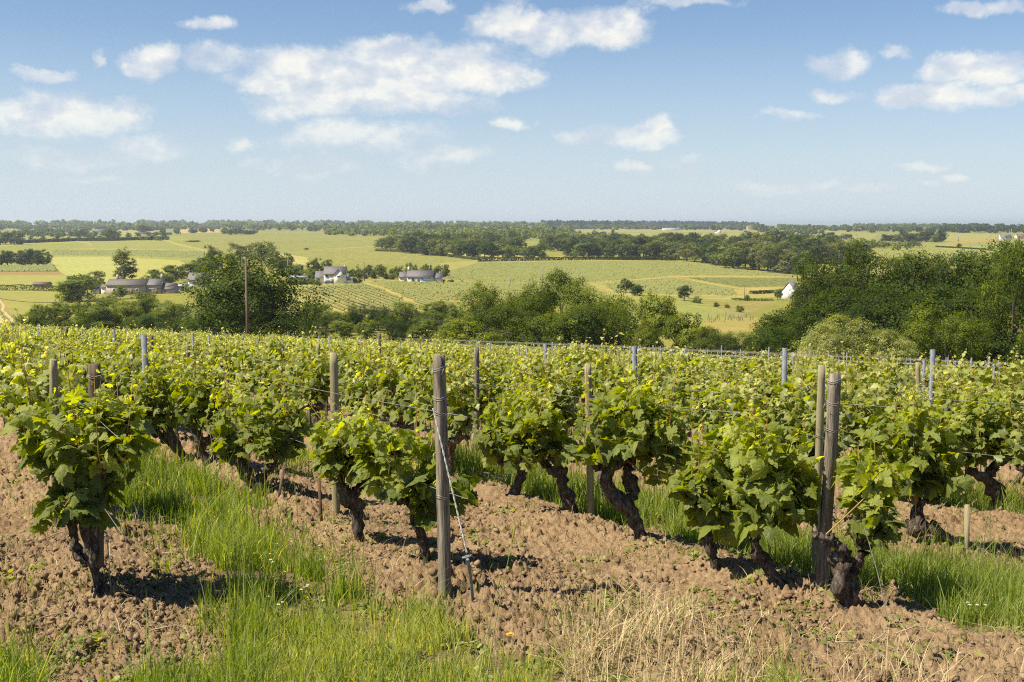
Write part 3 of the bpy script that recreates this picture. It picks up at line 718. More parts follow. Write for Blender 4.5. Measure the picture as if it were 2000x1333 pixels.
# ------------------------------------------------------------------ the near vines, each shaped after its own trunk
def LP(y, pts):
    """pixel polyline at depth y(+dy) -> knots"""
    out = []
    for p in pts:
        px, py, w = p[:3]; yy = y + (p[3] if len(p) > 3 else 0); q = at(px, py, yy); out.append((q[0], q[1], q[2], w / F * yy * .74))
    return out
def CP(y, ells, dpt=.23):
    out = []
    for e in ells:
        px, py, rx, ry = e[:4]; yy = y + (e[4] if len(e) > 4 else 0); q = at(px, py, yy); out.append((q[0], q[1], q[2], rx / F * yy * .76, dpt, ry / F * yy * .78))
    return out
HEROES = [
 ('large leafy vine at the near end of the leftmost row, under the short dark post', (205,1188), 620, 22,
  [[(212,1200,20),(192,1130,14),(172,1065,15),(166,1010,15),(165,960,16)],[(176,1110,14,.08),(148,1070,12,.10),(140,1010,13,.10),(146,955,12,.05)],
   [(165,970,14),(130,940,11,.05),(90,905,9,.1)],[(165,965,14),(205,920,11,-.05),(240,880,8,-.1)]],
  [(155,885,98,85),(135,810,82,50,-.05),(225,805,42,42,.1),(150,990,85,48),(240,880,42,70,.1),(88,870,40,75,.1)]),
 ('vine with a bent dark trunk and low foliage just left of the tall grey post', (826,1128), 430, 17,
  [[(826,1135,15),(832,1085,11),(824,1045,14),(815,1015,17),(838,1000,15),(866,985,12)],[(816,1015,14),(790,985,10,.1),(750,960,8,.2)]],
  [(755,880,100,62),(800,945,80,50),(705,850,60,45,.2),(850,985,45,38),(895,960,42,40,.1)]),
 ('vine with a thick gnarled trunk beside the round tan post and thin brown stake', (703,1072), 330, 14,
  [[(707,1080,19),(694,1030,15),(690,985,16),(668,960,17),(660,925,14)],[(690,985,13),(700,955,11),(720,930,9)]],
  [(690,865,70,60),(640,850,55,50,.1),(735,915,45,45)]),
 ('low vine whose trunk lies over the clods behind the leaning black stake', (528,990), 330, 14,
  [[(530,992,15),(512,955,14),(488,935,14),(466,900,12)],[(500,940,13),(525,915,10),(552,893,8)]],
  [(515,850,62,58),(450,835,60,58,.2),(575,835,60,55,.1),(520,800,80,40)]),
 ('vine with a shaggy upright trunk, fourth along the row of the tall grey post', (408,925), 320, 13,
  [[(414,930,14),(398,890,11),(388,855,12),(380,825,11)],[(392,870,11),(420,845,9),(440,825,7)]],
  [(400,790,75,62),(445,790,50,50),(370,760,60,45)]),
 ('vine on a slanting black trunk at the edge of the left grass strip', (372,915), 320, 13,
  [[(374,918,13),(355,888,10),(335,852,11),(322,830,10)],[(345,868,10),(310,850,9,.05),(300,830,8,.1)]],
  [(325,785,70,60),(300,745,55,40),(285,820,32,45)]),
 ('vine with a knotted two-armed trunk at the foot of the square grey end post', (1660,1200), 260, 10,
  [[(1662,1215,30),(1657,1160,24),(1648,1110,25),(1652,1078,24)],[(1652,1088,20),(1627,1062,13,-.03),(1592,1043,9,-.06)],[(1656,1130,16),(1682,1100,13,.03),(1694,1065,19,.04),(1676,1045,15,.04)],
   [(1690,1050,8,.05),(1700,980,5,.1),(1690,930,4,.1)]],
  [(1700,960,48,58,.15),(1672,915,30,34,.25),(1712,1025,42,34,.1)]),
 ('vine with a trunk creeping right along the ground to a sawn knob', (1545,1165), 470, 17,
  [[(1550,1170,16),(1515,1130,13),(1485,1095,13),(1470,1058,14),(1472,1030,13)],[(1470,1045,12),(1510,1020,9),(1560,1005,7)]],
  [(1505,940,82,85),(1480,865,72,45),(1555,960,30,55),(1495,1010,60,38)]),
 ('vine with a straight slim trunk carrying a drooping leafy head', (1395,1132), 470, 17,
  [[(1397,1136,15),(1396,1095,12),(1388,1050,12),(1392,1005,10)],[(1390,1020,10),(1360,990,8),(1345,960,6)],[(1392,1005,10),(1430,975,8),(1450,950,6)]],
  [(1415,935,80,85),(1440,865,62,42),(1365,965,38,38),(1400,1010,42,32)]),
 ('vine with a massive coiled trunk to the right of the round tan post', (1250,1080), 500, 18,
  [[(1256,1085,22),(1243,1035,17),(1222,992,19),(1190,962,18),(1178,930,16),(1205,905,15),(1222,895,13)],[(1222,990,14,.08),(1236,955,13,.1),(1222,915,14,.1),(1240,880,11,.1)],[(1205,905,12),(1175,903,9,-.03),(1160,915,7,-.05)]],
  [(1225,820,78,66),(1300,850,62,66),(1165,810,46,55,.1),(1315,915,52,42),(1250,770,60,36)]),
 ('vine with a curved dark trunk left of the round tan post', (1116,1022), 380, 14,
  [[(1119,1026,12),(1113,980,12),(1096,948,14),(1091,915,14),(1078,888,12)],[(1092,925,11),(1060,900,9,.1),(1035,880,7,.1)]],
  [(1065,850,50,52),(1030,810,60,50),(1020,880,42,40)]),
 ('vine with a black leaning trunk and a stub arm pointing left', (992,988), 360, 14,
  [[(990,990,12),(1004,955,12),(1016,920,11),(1010,895,10)],[(1012,915,11),(985,905,10),(965,895,8)]],
  [(985,820,58,48),(1030,790,52,40),(960,860,40,36)]),
 ('vine with a trunk lying on the soil behind the short square stake', (1872,1092), 470, 16,
  [[(1876,1098,17),(1855,1055,14),(1815,1030,14),(1785,1045,14,.05),(1790,1012,13,.05),(1800,975,15,.1)],[(1798,985,12,.1),(1830,950,8,.1)]],
  [(1800,885,80,72),(1735,860,70,60,.1),(1850,930,45,45),(1790,820,80,40)]),
 ('vine with a thick arched trunk near the right side of the field, grass behind it', (1948,1003), 460, 16,
  [[(1948,1008,17),(1942,965,15),(1918,932,15),(1888,918,13)],[(1920,935,12),(1950,905,9),(1975,890,7)]],
  [(1900,850,72,62),(1965,860,52,62),(1930,800,70,38)]),
]
hero_xy = []
for i, (lab, (bx, by), nl, ns, limbs, cans) in enumerate(HEROES):
    b = hit(bx, by); hero_xy.append((b[0], b[1]))
    L = [LP(b[1], l) for l in limbs]; C_ = CP(b[1], cans)
    o3 = np.array([b[0], b[1], b[2]])
    L = [[(p[0] - o3[0], p[1] - o3[1], p[2] - o3[2], p[3]) for p in l] for l in L]
    L[0] = [(L[0][0][0], L[0][0][1], L[0][0][2] - .07, L[0][0][3] * 1.1)] + L[0]
    C_ = [(c[0] - o3[0], c[1] - o3[1], c[2] - o3[2], c[3], c[4], c[5]) for c in C_]
    make_vine('grapevine', lab, o3, vine_geo(100 + i, L, C_, int(nl * 1.2), 2, int(ns * 1.4), .088), group=None)

# ------------------------------------------------------------------ the other vines, in rows
def variants(nv, seed0, level, nleaf, shoots, size):
    out = []
    for i in range(nv):
        L, lx, ly, h = local_limbs(seed0 + i * 7); out.append(vine_geo(seed0 + i, L, local_cans(seed0 + i, lx, ly, h), nleaf, level, shoots, size))
    return out
VA = variants(10, 500, 1, 460, 20, .083)
VB = variants(7, 700, 0, 390, 17, .090)
VC = variants(5, 900, 0, 190, 12, .124)
ROT = math.atan2(-ROWD[0], ROWD[1])          # turns local +y onto the row direction
rr = np.random.default_rng(5); slots = []
for k in range(-22, 60):
    s = rr.uniform(.1, .6)
    while s < 84:
        x, y = rowxy(k * SP, s); x += rr.normal(0, .04); y += rr.normal(0, .04)
        if y > 4.9 and y < 78 and abs(x) < .51 * y + 2.0:
            if min((x - a) ** 2 + (y - b) ** 2 for a, b in hero_xy) > .62 ** 2 and not (k in (0, 1) and y < 7.6) and not (k == -1 and y < 7.9):
                # right-hand far corner: bare trellis with hardly any leaf
                edge = 25 + 52 * ss(15, -3, x - .10 * (y - 30))
                sparse = y > edge
                if rr.random() > (.90 if sparse else .09): slots.append((y, x, k, s))
        s += 1.02 + rr.normal(0, .07)
slots.sort()
ORD = ['first','second','third','fourth','fifth','sixth','seventh','eighth','ninth','tenth','eleventh','twelfth','thirteenth','fourteenth','fifteenth','sixteenth','seventeenth','eighteenth','nineteenth','twentieth']
def row_name(k):
    if k == 0: return 'the row of the tall grey post'
    if k == 1: return 'the row of the square end post'
    if k == -1: return 'the leftmost near row'
    return 'the %s row %s' % (ORD[min(19, (k - 2) if k > 1 else (-k - 2))], 'right of the square end post' if k > 1 else 'left of the short dark post')
_all = {}
for (y, x, k, s) in slots: _all.setdefault(k, []).append(s)
for (a, b) in hero_xy: _all.setdefault(int(round(rowt(a, b) / SP)), []).append(float(rows(a, b)))
def vine_label(k, s):
    i = sum(1 for q in _all[k] if q < s - 1e-6)
    return '%s vine from the front in %s' % (ORD[i] if i < 20 else 'faraway', row_name(k))
proto = {}
far_V = []; far_F3 = []; far_t = []; off_ = 0
nind = 0
for (y, x, k, s) in slots:
    z = gz(x, y); rz = ROT + (math.pi if rr.random() < .5 else 0) + rr.normal(0, .08); sc = rr.uniform(.90, 1.12)
    if nind < 286:
        lv = 'A' if y < 15 else 'B'; idx = int(rr.integers(0, 9 if lv == 'A' else 7))
        scl = (sc * rr.uniform(.95, 1.1), sc, sc * rr.uniform(.9, 1.12))
        band = vine_label(k, s)
        if (lv, idx) not in proto:
            proto[(lv, idx)] = make_vine('grapevine', band, (x, y, z), (VA if lv == 'A' else VB)[idx], rz, 'grapevines planted in the sloping rows', scl)
        else: dup(proto[(lv, idx)], (x, y, z), rz, scl, band)
        nind += 1
    else:
        fol = VC[int(rr.integers(0, 5))][2]; tr = VC[int(rr.integers(0, 5))][0]
        for me_ in (fol,):
            key = me_.name
            if key not in proto:
                v = np.empty(len(me_.vertices) * 3, np.float32); me_.vertices.foreach_get('co', v)
                li = np.empty(len(me_.loops), np.int32); me_.loops.foreach_get('vertex_index', li)
                t_ = np.empty(len(me_.vertices), np.float32); me_.attributes['tint'].data.foreach_get('value', t_)
                proto[key] = (v.reshape(-1, 3), li.reshape(-1, 3), t_)
            v, f, t_ = proto[key]
            c, s_ = math.cos(rz), math.sin(rz); R = np.array([[c, -s_, 0], [s_, c, 0], [0, 0, 1]])
            far_V.append((v * sc * np.array([1.05, 1, 1.0])) @ R.T + np.array([x, y, z])); far_F3.append(f + off_); far_t.append(np.clip(t_ + rr.normal(.05, .06), 0, 1)); off_ += len(v)
print('vines', len(slots), 'individual', nind, 'far from y', slots[min(nind, len(slots) - 1)][0])
if far_V:
    tag(ob('distant_vine_rows', mk('distant_vine_rows', np.vstack(far_V), [np.vstack(far_F3)], M_LEAF2, tint=np.concatenate(far_t))),
        'dense band of leafy vine rows running down to the far edge of the vineyard', 'vineyard', kind='stuff')

# ------------------------------------------------------------------ posts
def post_h(px, py, y):
    p = at(px, py, y); return p[0], p[2] - gz(p[0], y)
for (px, py, pxb, y, w, m, sq, ties, lab) in [
    (857, 695, 870, 5.80, .063, M_WOOD_GREY, True, (.60, 1.04, 1.12, 1.27), 'tall weathered grey post with a wire stay, nearest post at the centre'),
    (183, 712, 186, 6.15, .068, M_WOOD_DARK, False, (.98, 1.18, .82), 'short thick dark post rising out of the leftmost near vine'),
    (103, 703, 105, 7.65, .055, M_WOOD_TAN, False, (1.28,), 'slim greenish post left of the short dark post'),
    (651, 690, 657, 8.15, .060, M_WOOD_TAN, False, (.86,), 'round tan post behind the thin brown stake, near the tall grey post'),
    (1632, 731, 1608, 6.15, .064, M_WOOD_GREY, True, (.55, .95, 1.10, 1.22), 'thick square grey end post bound with several wires, near the right'),
    (1606, 714, 1594, 6.70, .046, M_WOOD_TAN, False, (.88,), 'slim green-tinged post leaning against the thick square end post'),
    (1148, 711, 1155, 8.60, .054, M_WOOD_TAN, False, (.62,), 'round tan post between the curved trunk and the massive coiled trunk'),
    (931, 679, 931, 13.5, .062, M_WOOD_GREY, False, (), 'grey wooden post standing alone right of the tall centre post'),
    (621, 672, 625, 14.8, .060, M_WOOD_TAN, False, (), 'tan wooden post just behind the round tan post, the taller of two close together'),
    (606, 680, 608, 17.5, .055, M_WOOD_GREY, False, (), 'thin grey wooden post left of the tan one, the smaller of two close together'),
    (296, 656, 297, 19.0, .062, M_WOOD_DARK, False, (), 'small dark post just right of the tall steel post on the left'),
    (367, 668, 372, 17.0, .055, M_WOOD_GREY, False, (), 'small grey post sticking out of the leaves left of centre'),
    (1137, 671, 1137, 20.0, .055, M_WOOD_TAN, False, (), 'brown wooden post above the leaves behind the centre rows'),
    (1272, 688, 1272, 18.0, .045, M_WOOD_TAN, False, (), 'thin tan post among the far leaves right of the steel post'),
    (1793, 708, 1793, 14.5, .060, M_WOOD_TAN, False, (), 'tan wooden post beside a steel post on the right'),
    (1484, 700, 1486, 18.5, .060, M_WOOD_TAN, False, (), 'short tan post among the leaves left of the right-hand steel post'),
    (742, 652, 742, 26, .07, M_WOOD_DARK, False, (), 'small brown post at the back of the vineyard, centre left'),
    (131, 640, 131, 30, .07, M_WOOD_DARK, False, (), 'tiny dark post near the far left edge of the leaves'),
]:
    x, h = post_h(px, py, y); pb = at(pxb, 1000, y)[0]
    wood_post('wooden_post', lab, pb, y, h, w, m, ((x - pb) / h, .01), sq, ties, 'wooden trellis posts', int(px), 16 if y < 10 else 8)
sp_mesh = {}
def steel(px, py, y, lab, w=.045):
    x, h = post_h(px, py, y); key = (round(h, 1), round(w, 3))
    if key not in sp_mesh: sp_mesh[key] = steel_post_mesh(key[0], w)
    o = ob('steel_post', sp_mesh[key], None, (x, y, gz(x, y) + h - key[0]), ROT + rr.normal(0, .15)); return tag(o, lab, 'post', 'galvanised steel trellis posts')
for a in [(281, 655, 12.5, 'tall blue-grey steel post on the left behind the leafy vine', .055), (1239, 677, 11.5, 'tall steel post with flanged edges right of the round tan post', .052),
          (1533, 680, 13.5, 'wide steel post left of the thick square end post', .052), (1822, 683, 13.0, 'tallest steel post on the right, bright along its edge', .052),
          (1065, 672, 17, 'steel post at centre, standing half out of the leaves', .05), (1805, 703, 17, 'narrow steel post just left of the tallest right-hand steel post', .045),
          (1942, 710, 17.5, 'narrow steel post near the right border', .045), (222, 643, 21, 'steel post left of the tall blue-grey one', .05), (1549, 688, 19, 'steel post just right of the wide steel post', .045)]:
    steel(*a)
pr = np.random.default_rng(77)
for k in range(-16, 52):
    s = 16 + pr.uniform(0, 6)
    while s < 88:
        x, y = rowxy(k * SP, s)
        if 17 < y < 74 and abs(x) < .47 * y and pr.random() < (.9 if x > 4 else .5):
            hgt = 1.34 + pr.normal(0, .05) + .22 * float(ss(22, 34, y) * ss(-4, 8, x)); key = (round(hgt, 1), .042)
            if key not in sp_mesh: sp_mesh[key] = steel_post_mesh(key[0], .042)
            tag(ob('steel_post', sp_mesh[key], None, (x, y, gz(x, y)), ROT), 'thin steel post, %s, in %s' % (('farther one' if y > 40 else 'nearer one' if y < 28 else 'midway back'), row_name(k)), 'post', 'galvanised steel trellis posts')
        s += 6.4 + pr.normal(0, .5)
# stakes
for (x1, y1, x2, y2, w, m, lab) in [(555, 905, 540, 1000, .020, M_WOOD_DARK, 'black stake leaning right beside the low creeping vine'), (622, 922, 629, 1038, .022, M_RUST, 'thin rusty brown stake left of the round tan post'),
                            (1888, 986, 1888, 1106, .026, M_WOOD_TAN, 'short square tan stake standing in the clods on the right'), (925, 838, 921, 892, .03, M_WOOD_TAN, 'short tan stake behind the tall centre post')]:
    b = hit(x2, y2); t = at(x1, y1, b[1]); mb = MB(); h = t[2] - b[2]; lx = (t[0] - b[0])
    mb.box((0, 0, 0), (w, w * .8, 1)); V = mb.V[0]; V[:, 2] = (V[:, 2] + .5) * (h + .1) - .1; V[:, 0] += lx * V[:, 2] / h
    V[4:, 2] += np.array([0, .004, -.003, .002]); tag(ob('stake', mb.mesh('stake', m), None, b, .2), lab, 'stake', 'short stakes beside the vines')

# ------------------------------------------------------------------ wires
wr = np.random.default_rng(9)
for k in range(-14, 44):
    for q, hz in enumerate((.58, 1.02, 1.28, 1.46)):
        s0 = 0.0 if q < 2 else 20.0
        S = np.arange(s0, 86, 2.0); x, y = rowxy(k * SP, S)
        ok = (y < 74) & (np.abs(x) < .52 * y + 2) & (y > 4) & ((q < 2) | (x > 10 - .28 * y))
        if k == 0 : pass
        if ok.sum() < 3: continue
        x, y = x[ok], y[ok]; z = zt(x, y) + hz - .02 * (np.arange(len(x)) % 3 == 1)
        if q >= 2 and y.max() < 24: continue
        lab = ['low slack wire carrying the vine arms along its row', 'upper wire stretched through the leaves of its row', 'wire above the leaves between the steel posts', 'topmost wire between the tops of the far steel posts'][q]
        tag(ob('trellis_wire', wire_mesh(np.stack([x, y, z], 1), .0016 if q < 2 else .0025)), lab, 'wire', 'trellis wires strung along the rows')
# stays
def twisted(P, r, n_=40):
    S = spline(P, n_); return S
M_STAY = simple_mat('pale_twisted_wire', (.62, .61, .57), .5, .4, metal=.2, col2=(.42, .40, .37), scale=60)
ytop = 5.78; a = at(846, 798, 5.74); e = at(912, 1080, 5.52); b = hit(926, 1192)
st = thing('post_stay', 'pale twisted wire stay with ring and galvanised anchor rod beside the tall centre post', 'stay', b)
B3 = np.array(b)
mb = MB(); th = np.linspace(0, 60, 240); S = np.linspace(0, 1, 240)[:, None] * (e - a) + a - B3
for ph in (0, math.pi): mb.tube(S + .0028 * np.stack([np.cos(th + ph), np.sin(th + ph), 0 * th], 1), .0022, 4)
ob('stay_wire', mb.mesh('stay_wire', M_STAY, smooth=True), st)
mb = MB(); th = np.linspace(0, 2 * math.pi, 20); mb.tube(np.stack([.022 * np.cos(th), .012 * np.sin(th), .006 * np.cos(th)], 1) + (e - B3) + np.array([0, 0, -.02]), .0045, 6)
rg = ob('ring', mb.mesh('ring', M_STEEL, smooth=True), st)
mb = MB(); mb.tube(spline([e - B3 + np.array([.004, 0, -.035]), (e - B3) * .5 + np.array([.003, 0, 0]), (0, 0, -.08)], 10), .0085, 8)
ob('anchor_rod', mb.mesh('anchor_rod', M_STEEL, smooth=True), st)
for (p1, p2, lab) in [((1688, 1030), (1739, 1224), 'thin pale wire stay running to the ground right of the knotted two-armed trunk'), ((203, 1000), (219, 1198), 'thin pale wire stay beside the leftmost near vine')]:
    b = hit(*p2); a = at(p1[0], p1[1], b[1] + .12)
    t = thing('post_stay', lab, 'stay', b); ob('stay_wire', wire_mesh(spline([a - b, (a - b) * .5 + np.array([.006, 0, 0]), (0, 0, -.03)], 12), .0024), t)

# ------------------------------------------------------------------ grass, weeds, clods, prunings
def ground_z(x, y):
    z = zt(x, y); g, d = near_masks(x, y, z); return z + near_dz(x, y, g), g, d
M_STRAW = leaf_mat('dry_straw', (.34, .25, .12), (.48, .37, .20), (.66, .55, .34), (.45, .36, .2), .12, .6, .3, tr_col=(1, .95, .8))
M_GRASS = leaf_mat('grass_blade', (.035, .070, .004), (.125, .180, .016), (.50, .46, .22), (.18, .22, .05), .36, .5, .25, rnd=.22)
def blades(n_, seed, ylo, yhi, dens, length, width, tintf, name, label, cat, lean=.35, m_=None, flat=False):
    g_ = np.random.default_rng(seed)
    q = g_.uniform(0, 1, n_); y = 1 / (1 / ylo - q * (1 / ylo - 1 / yhi)); x = g_.uniform(-.58, .58, n_) * y
    z, g, d = ground_z(x, y); pr_, L, wd, tn = dens(x, y, z, g, d, g_)
    k = g_.random(n_) < pr_; x, y, z, L, wd, tn = x[k], y[k], z[k], L[k], wd[k], tn[k]; m = len(x)
    a = g_.uniform(0, 2 * np.pi, m); bend = np.abs(g_.normal(0, lean, m)) * L; dirx = np.cos(a); diry = np.sin(a)
    fa = g_.uniform(0, np.pi, m); wx = np.cos(fa); wy = np.sin(fa)
    ts = np.array([0, .35, .7, 1.0]); ws = np.array([1, .85, .5, .0])
    V = []
    for t, w in zip(ts, ws):
        cx = x + dirx * bend * t ** 2; cy = y + diry * bend * t ** 2; cz = z - .01 + (L * t) * (1 - .25 * (bend / L) ** 2 * t * t).clip(.2, 1)
        if w > 0: V.append(np.stack([cx - wx * wd * w * .5, cy - wy * wd * w * .5, cz], 1)); V.append(np.stack([cx + wx * wd * w * .5, cy + wy * wd * w * .5, cz], 1))
        else: V.append(np.stack([cx, cy, cz], 1))
    V = np.stack(V, 1).reshape(-1, 3); b = np.arange(m)[:, None] * 7
    Q = np.vstack([b + np.array([0, 1, 3, 2]), b + np.array([2, 3, 5, 4])]); T = b + np.array([4, 5, 6])
    return tag(ob(name, mk(name, V, [Q, T], m_ or M_GRASS, tint=np.repeat(tn, 7))), label, cat, kind='stuff')
def d_green(x, y, z, g, d, r):
    px, py = proj(x, y, z); head = ss(6.0, 5.0, y) * ss(480, 560, px) * 1.0
    pr_ = g * (.08 + .92 * ss(.38, .56, fbm(x * 2.8, y * 2.8, 71, 3))) * (1 - .88 * d)
    pat = fbm(x * 1.7, y * 1.7, 81, 3)
    L = (.05 + .13 * r.random(len(x)) ** 1.5) * (.6 + .8 * pat) * (1.25 - .62 * head) ; L = L * (1 + .5 * ss(7, 12, y))
    tall = r.random(len(x)) < .03; L = np.where(tall, L * 2.3, L)
    tn = np.clip(.30 + .30 * pat + .20 * head + r.normal(0, .07, len(x)) + .5 * (r.random(len(x)) < .13 + .12 * head), 0, 1)
    return pr_, L, (.0040 + .0042 * r.random(len(x))) * np.maximum(1, y / 6.5), np.where(tall, .6, tn)
blades(470000, 1, 4.0, 13, d_green, 0, 0, 0, 'grass', 'green grass growing in strips between the rows and over the near verge', 'grass', .45)
def d_far(x, y, z, g, d, r):
    L = (.10 + .13 * r.random(len(x)))
    return g * .9, L, .012 * y / 14, np.clip(.38 + r.normal(0, .1, len(x)), 0, 1)
blades(60000, 2, 12, 45, d_far, 0, 0, 0, 'grass', 'grass glimpsed between the more distant rows', 'grass', .4)
def d_dry(x, y, z, g, d, r):
    pr_ = d * (.07 + .36 * ss(.46, .66, fbm(x * 2.4, y * 2.4, 91, 3)))
    return pr_, .08 + .20 * r.random(len(x)), .0042 + 0 * x, r.random(len(x))
blades(110000, 3, 4.0, 7, d_dry, 0, 0, 0, 'dry_grass', 'straw-coloured dead grass lying over the soil at lower right', 'grass', 1.0, M_STRAW)
def d_lit(x, y, z, g, d, r):
    return (1 - g) * .10 * (.3 + ss(.5, .65, fbm(x * 1.5, y * 1.5, 98, 3)) * 2), .04 + .10 * r.random(len(x)), .0022 + .002 * r.random(len(x)), r.random(len(x))
blades(70000, 6, 4.0, 12, d_lit, 0, 0, 0, 'straw_litter', 'dry stems and straw bits scattered over the tilled soil', 'litter', 2.2, M_STRAW)
def d_weed(x, y, z, g, d, r):
    t = rowt(x, y) / SP; q = np.abs(t - np.round(t)); sp_ = ss(.55, .68, fbm(x * 2.0, y * 2.0, 95, 3))
    return (1 - g) * (sp_ * .35 + .006), .02 + .05 * r.random(len(x)), .005 + .004 * r.random(len(x)), np.clip(.35 + r.normal(0, .12, len(x)), 0, 1)
blades(120000, 4, 4.2, 12, d_weed, 0, 0, 0, 'weeds', 'sparse low green weeds sprouting from the tilled soil', 'weeds', .8)
# broad-leaved weeds
g_ = np.random.default_rng(31); P_ = []; 
nc = 520; cy_ = 1 / (1 / 4.3 - g_.random(nc) * (1 / 4.3 - 1 / 11.0)); cx_ = g_.uniform(-.5, .5, nc) * cy_
zc, gc, dc = ground_z(cx_, cy_); keep = (fbm(cx_ * 1.6, cy_ * 1.6, 96, 3) + .25 * gc > .53); cx_, cy_ = cx_[keep], cy_[keep]
for a_, b_ in zip(cx_, cy_):
    k = int(g_.integers(8, 26)); sp_ = g_.uniform(.03, .09); P_.append(np.stack([a_ + g_.normal(0, sp_, k), b_ + g_.normal(0, sp_, k)], 1))
P_ = np.vstack(P_); zc, gc, dc = ground_z(P_[:, 0], P_[:, 1]); P_ = np.column_stack([P_, zc + g_.uniform(.004, .04, len(P_))]); m = len(P_)
an = g_.uniform(0, 6.28, m); tip = np.stack([np.cos(an), np.sin(an), g_.uniform(-.1, .6, m)], 1)
V, Fs, tt, uv = leaf_batch(g_, P_, unit(np.array([0, 0, 1]) + g_.normal(0, .35, (m, 3))), tip, g_.uniform(.012, .036, m), 0, g_.uniform(.05, .6, m))
tag(ob('ground_weeds', mk('ground_weeds', V, Fs, M_LEAF2, tint=tt)), 'small broad-leaved weeds creeping over soil and grass edges', 'weeds', kind='stuff')
# wild oats and foxtails standing over the near verge
sb = MB(); hb = MB(); g_ = np.random.default_rng(41)
for i in range(85):
    px_ = g_.choice([g_.uniform(930, 1560), g_.uniform(20, 140), g_.uniform(450, 950), g_.uniform(1040, 1120)]); py_ = g_.uniform(1230, 1400); b = hit(px_, py_); h = g_.uniform(.12, .30)
    dx, dy = g_.normal(0, .25, 2) * h; S = spline([b, b + np.array([dx * .3, dy * .3, h * .6]), b + np.array([dx, dy, h])], 8); sb.tube(S, .0012, 3, False)
    e = S[-1]; d_ = unit(S[-1] - S[-2] + np.array([g_.normal(0, .01), 0, 0])); l = g_.uniform(.025, .05); hb.tube(np.array([e + d_ * l * t for t in (0, .25, .6, 1)]), np.array([.001, .0042, .0036, .0006]) * g_.uniform(.8, 1.2), 5)
for (x1, y1, x2, y2) in [(1000, 1060, 948, 1345), (972, 1150, 935, 1340)]:
    b = at(x2, y2, 3.6); t = at(x1, y1, 3.75); sb.tube(spline([b, b * .5 + t * .5 + np.array([-.006, 0, 0]), t], 12), np.linspace(.0024, .001, 12), 4); hb.tube(np.array([t, t + (t - b) * .04, t + (t - b) * .1, t + (t - b) * .14]), [.001, .0045, .004, .0008], 6)
M_STALK = leaf_mat('grass_stalk', (.20, .24, .06), (.34, .36, .12), (.48, .42, .22), None, .25, .5, .3)
M_SEED = leaf_mat('seed_head', (.26, .24, .05), (.32, .30, .07), (.45, .36, .16), None, .35, .6, .3)
tag(ob('tall_grass', sb.mesh('tall_grass', M_STALK)), 'thin tall grass stalks standing over the near verge', 'grass', kind='stuff')
tag(ob('grass_seed_heads', hb.mesh('grass_seed_heads', M_SEED)), 'green seed heads of the tall grass at the near verge', 'grass', kind='stuff')
# clods
g_ = np.random.default_rng(51); nC = 84000; y = 1 / (1 / 4.1 - g_.random(nC) * (1 / 4.1 - 1 / 15.0)); x = g_.uniform(-.58, .58, nC) * y
z, g, d = ground_z(x, y); k = (g_.random(nC) < (1 - g) * (.12 + .88 * ss(.42, .62, fbm(x * 1.6, y * 1.6, 33, 3)))); x, y, z = x[k], y[k], z[k]; m = len(x)
ico = [(0, 0, 1)] + [(math.cos(a) * .894, math.sin(a) * .894, .447) for a in np.arange(5) * 1.2566] + [(math.cos(a + .628) * .894, math.sin(a + .628) * .894, -.447) for a in np.arange(5) * 1.2566] + [(0, 0, -1)]
T = [[0, 1 + i, 1 + (i + 1) % 5] for i in range(5)] + [[1 + i, 6 + i, 1 + (i + 1) % 5] for i in range(5)] + [[6 + i, 6 + (i + 1) % 5, 1 + (i + 1) % 5] for i in range(5)] + [[11, 6 + (i + 1) % 5, 6 + i] for i in range(5)]
sz = .0030 + .022 * g_.random(m) ** 5
V = np.array(ico)[None] * g_.uniform(.45, 1.45, (m, 12, 1)) * sz[:, None, None] * g_.uniform(.7, 1.25, (m, 1, 3)); V[:, :, 2] *= .75
V = V + np.stack([x, y, z + sz * .25], 1)[:, None, :]
M_CLOD = None
def clod_mat():
    m_, nt = mat('dry_soil_clod'); n = N(nt); geo = n('ShaderNodeNewGeometry')
    c = n.mix(geo.outputs['Random Per Island'], (.15, .095, .050), (.42, .30, .18)); c = n.mix(n.noise(geo.outputs['Position'], 120, 3), c, (.15, .10, .055))
    p = n('ShaderNodeBsdfPrincipled', {'Base Color': c, 'Roughness': .95, 'Specular IOR Level': .15})
    bp = n('ShaderNodeBump', {'Strength': .8, 'Distance': .004, 'Height': n.noise(geo.outputs['Position'], 220, 3)}); n.link(bp.outputs[0], p.inputs['Normal']); n.out(p.outputs[0]); return m_
M_CLOD = clod_mat()
Tn = (np.array(T)[None] + (np.arange(m) * 12)[:, None, None]).reshape(-1, 3)
tag(ob('soil_clods', mk('soil_clods', V.reshape(-1, 3), [Tn], M_CLOD, smooth=False)), 'crumbly dry clods strewn over the tilled rows', 'soil', kind='stuff')
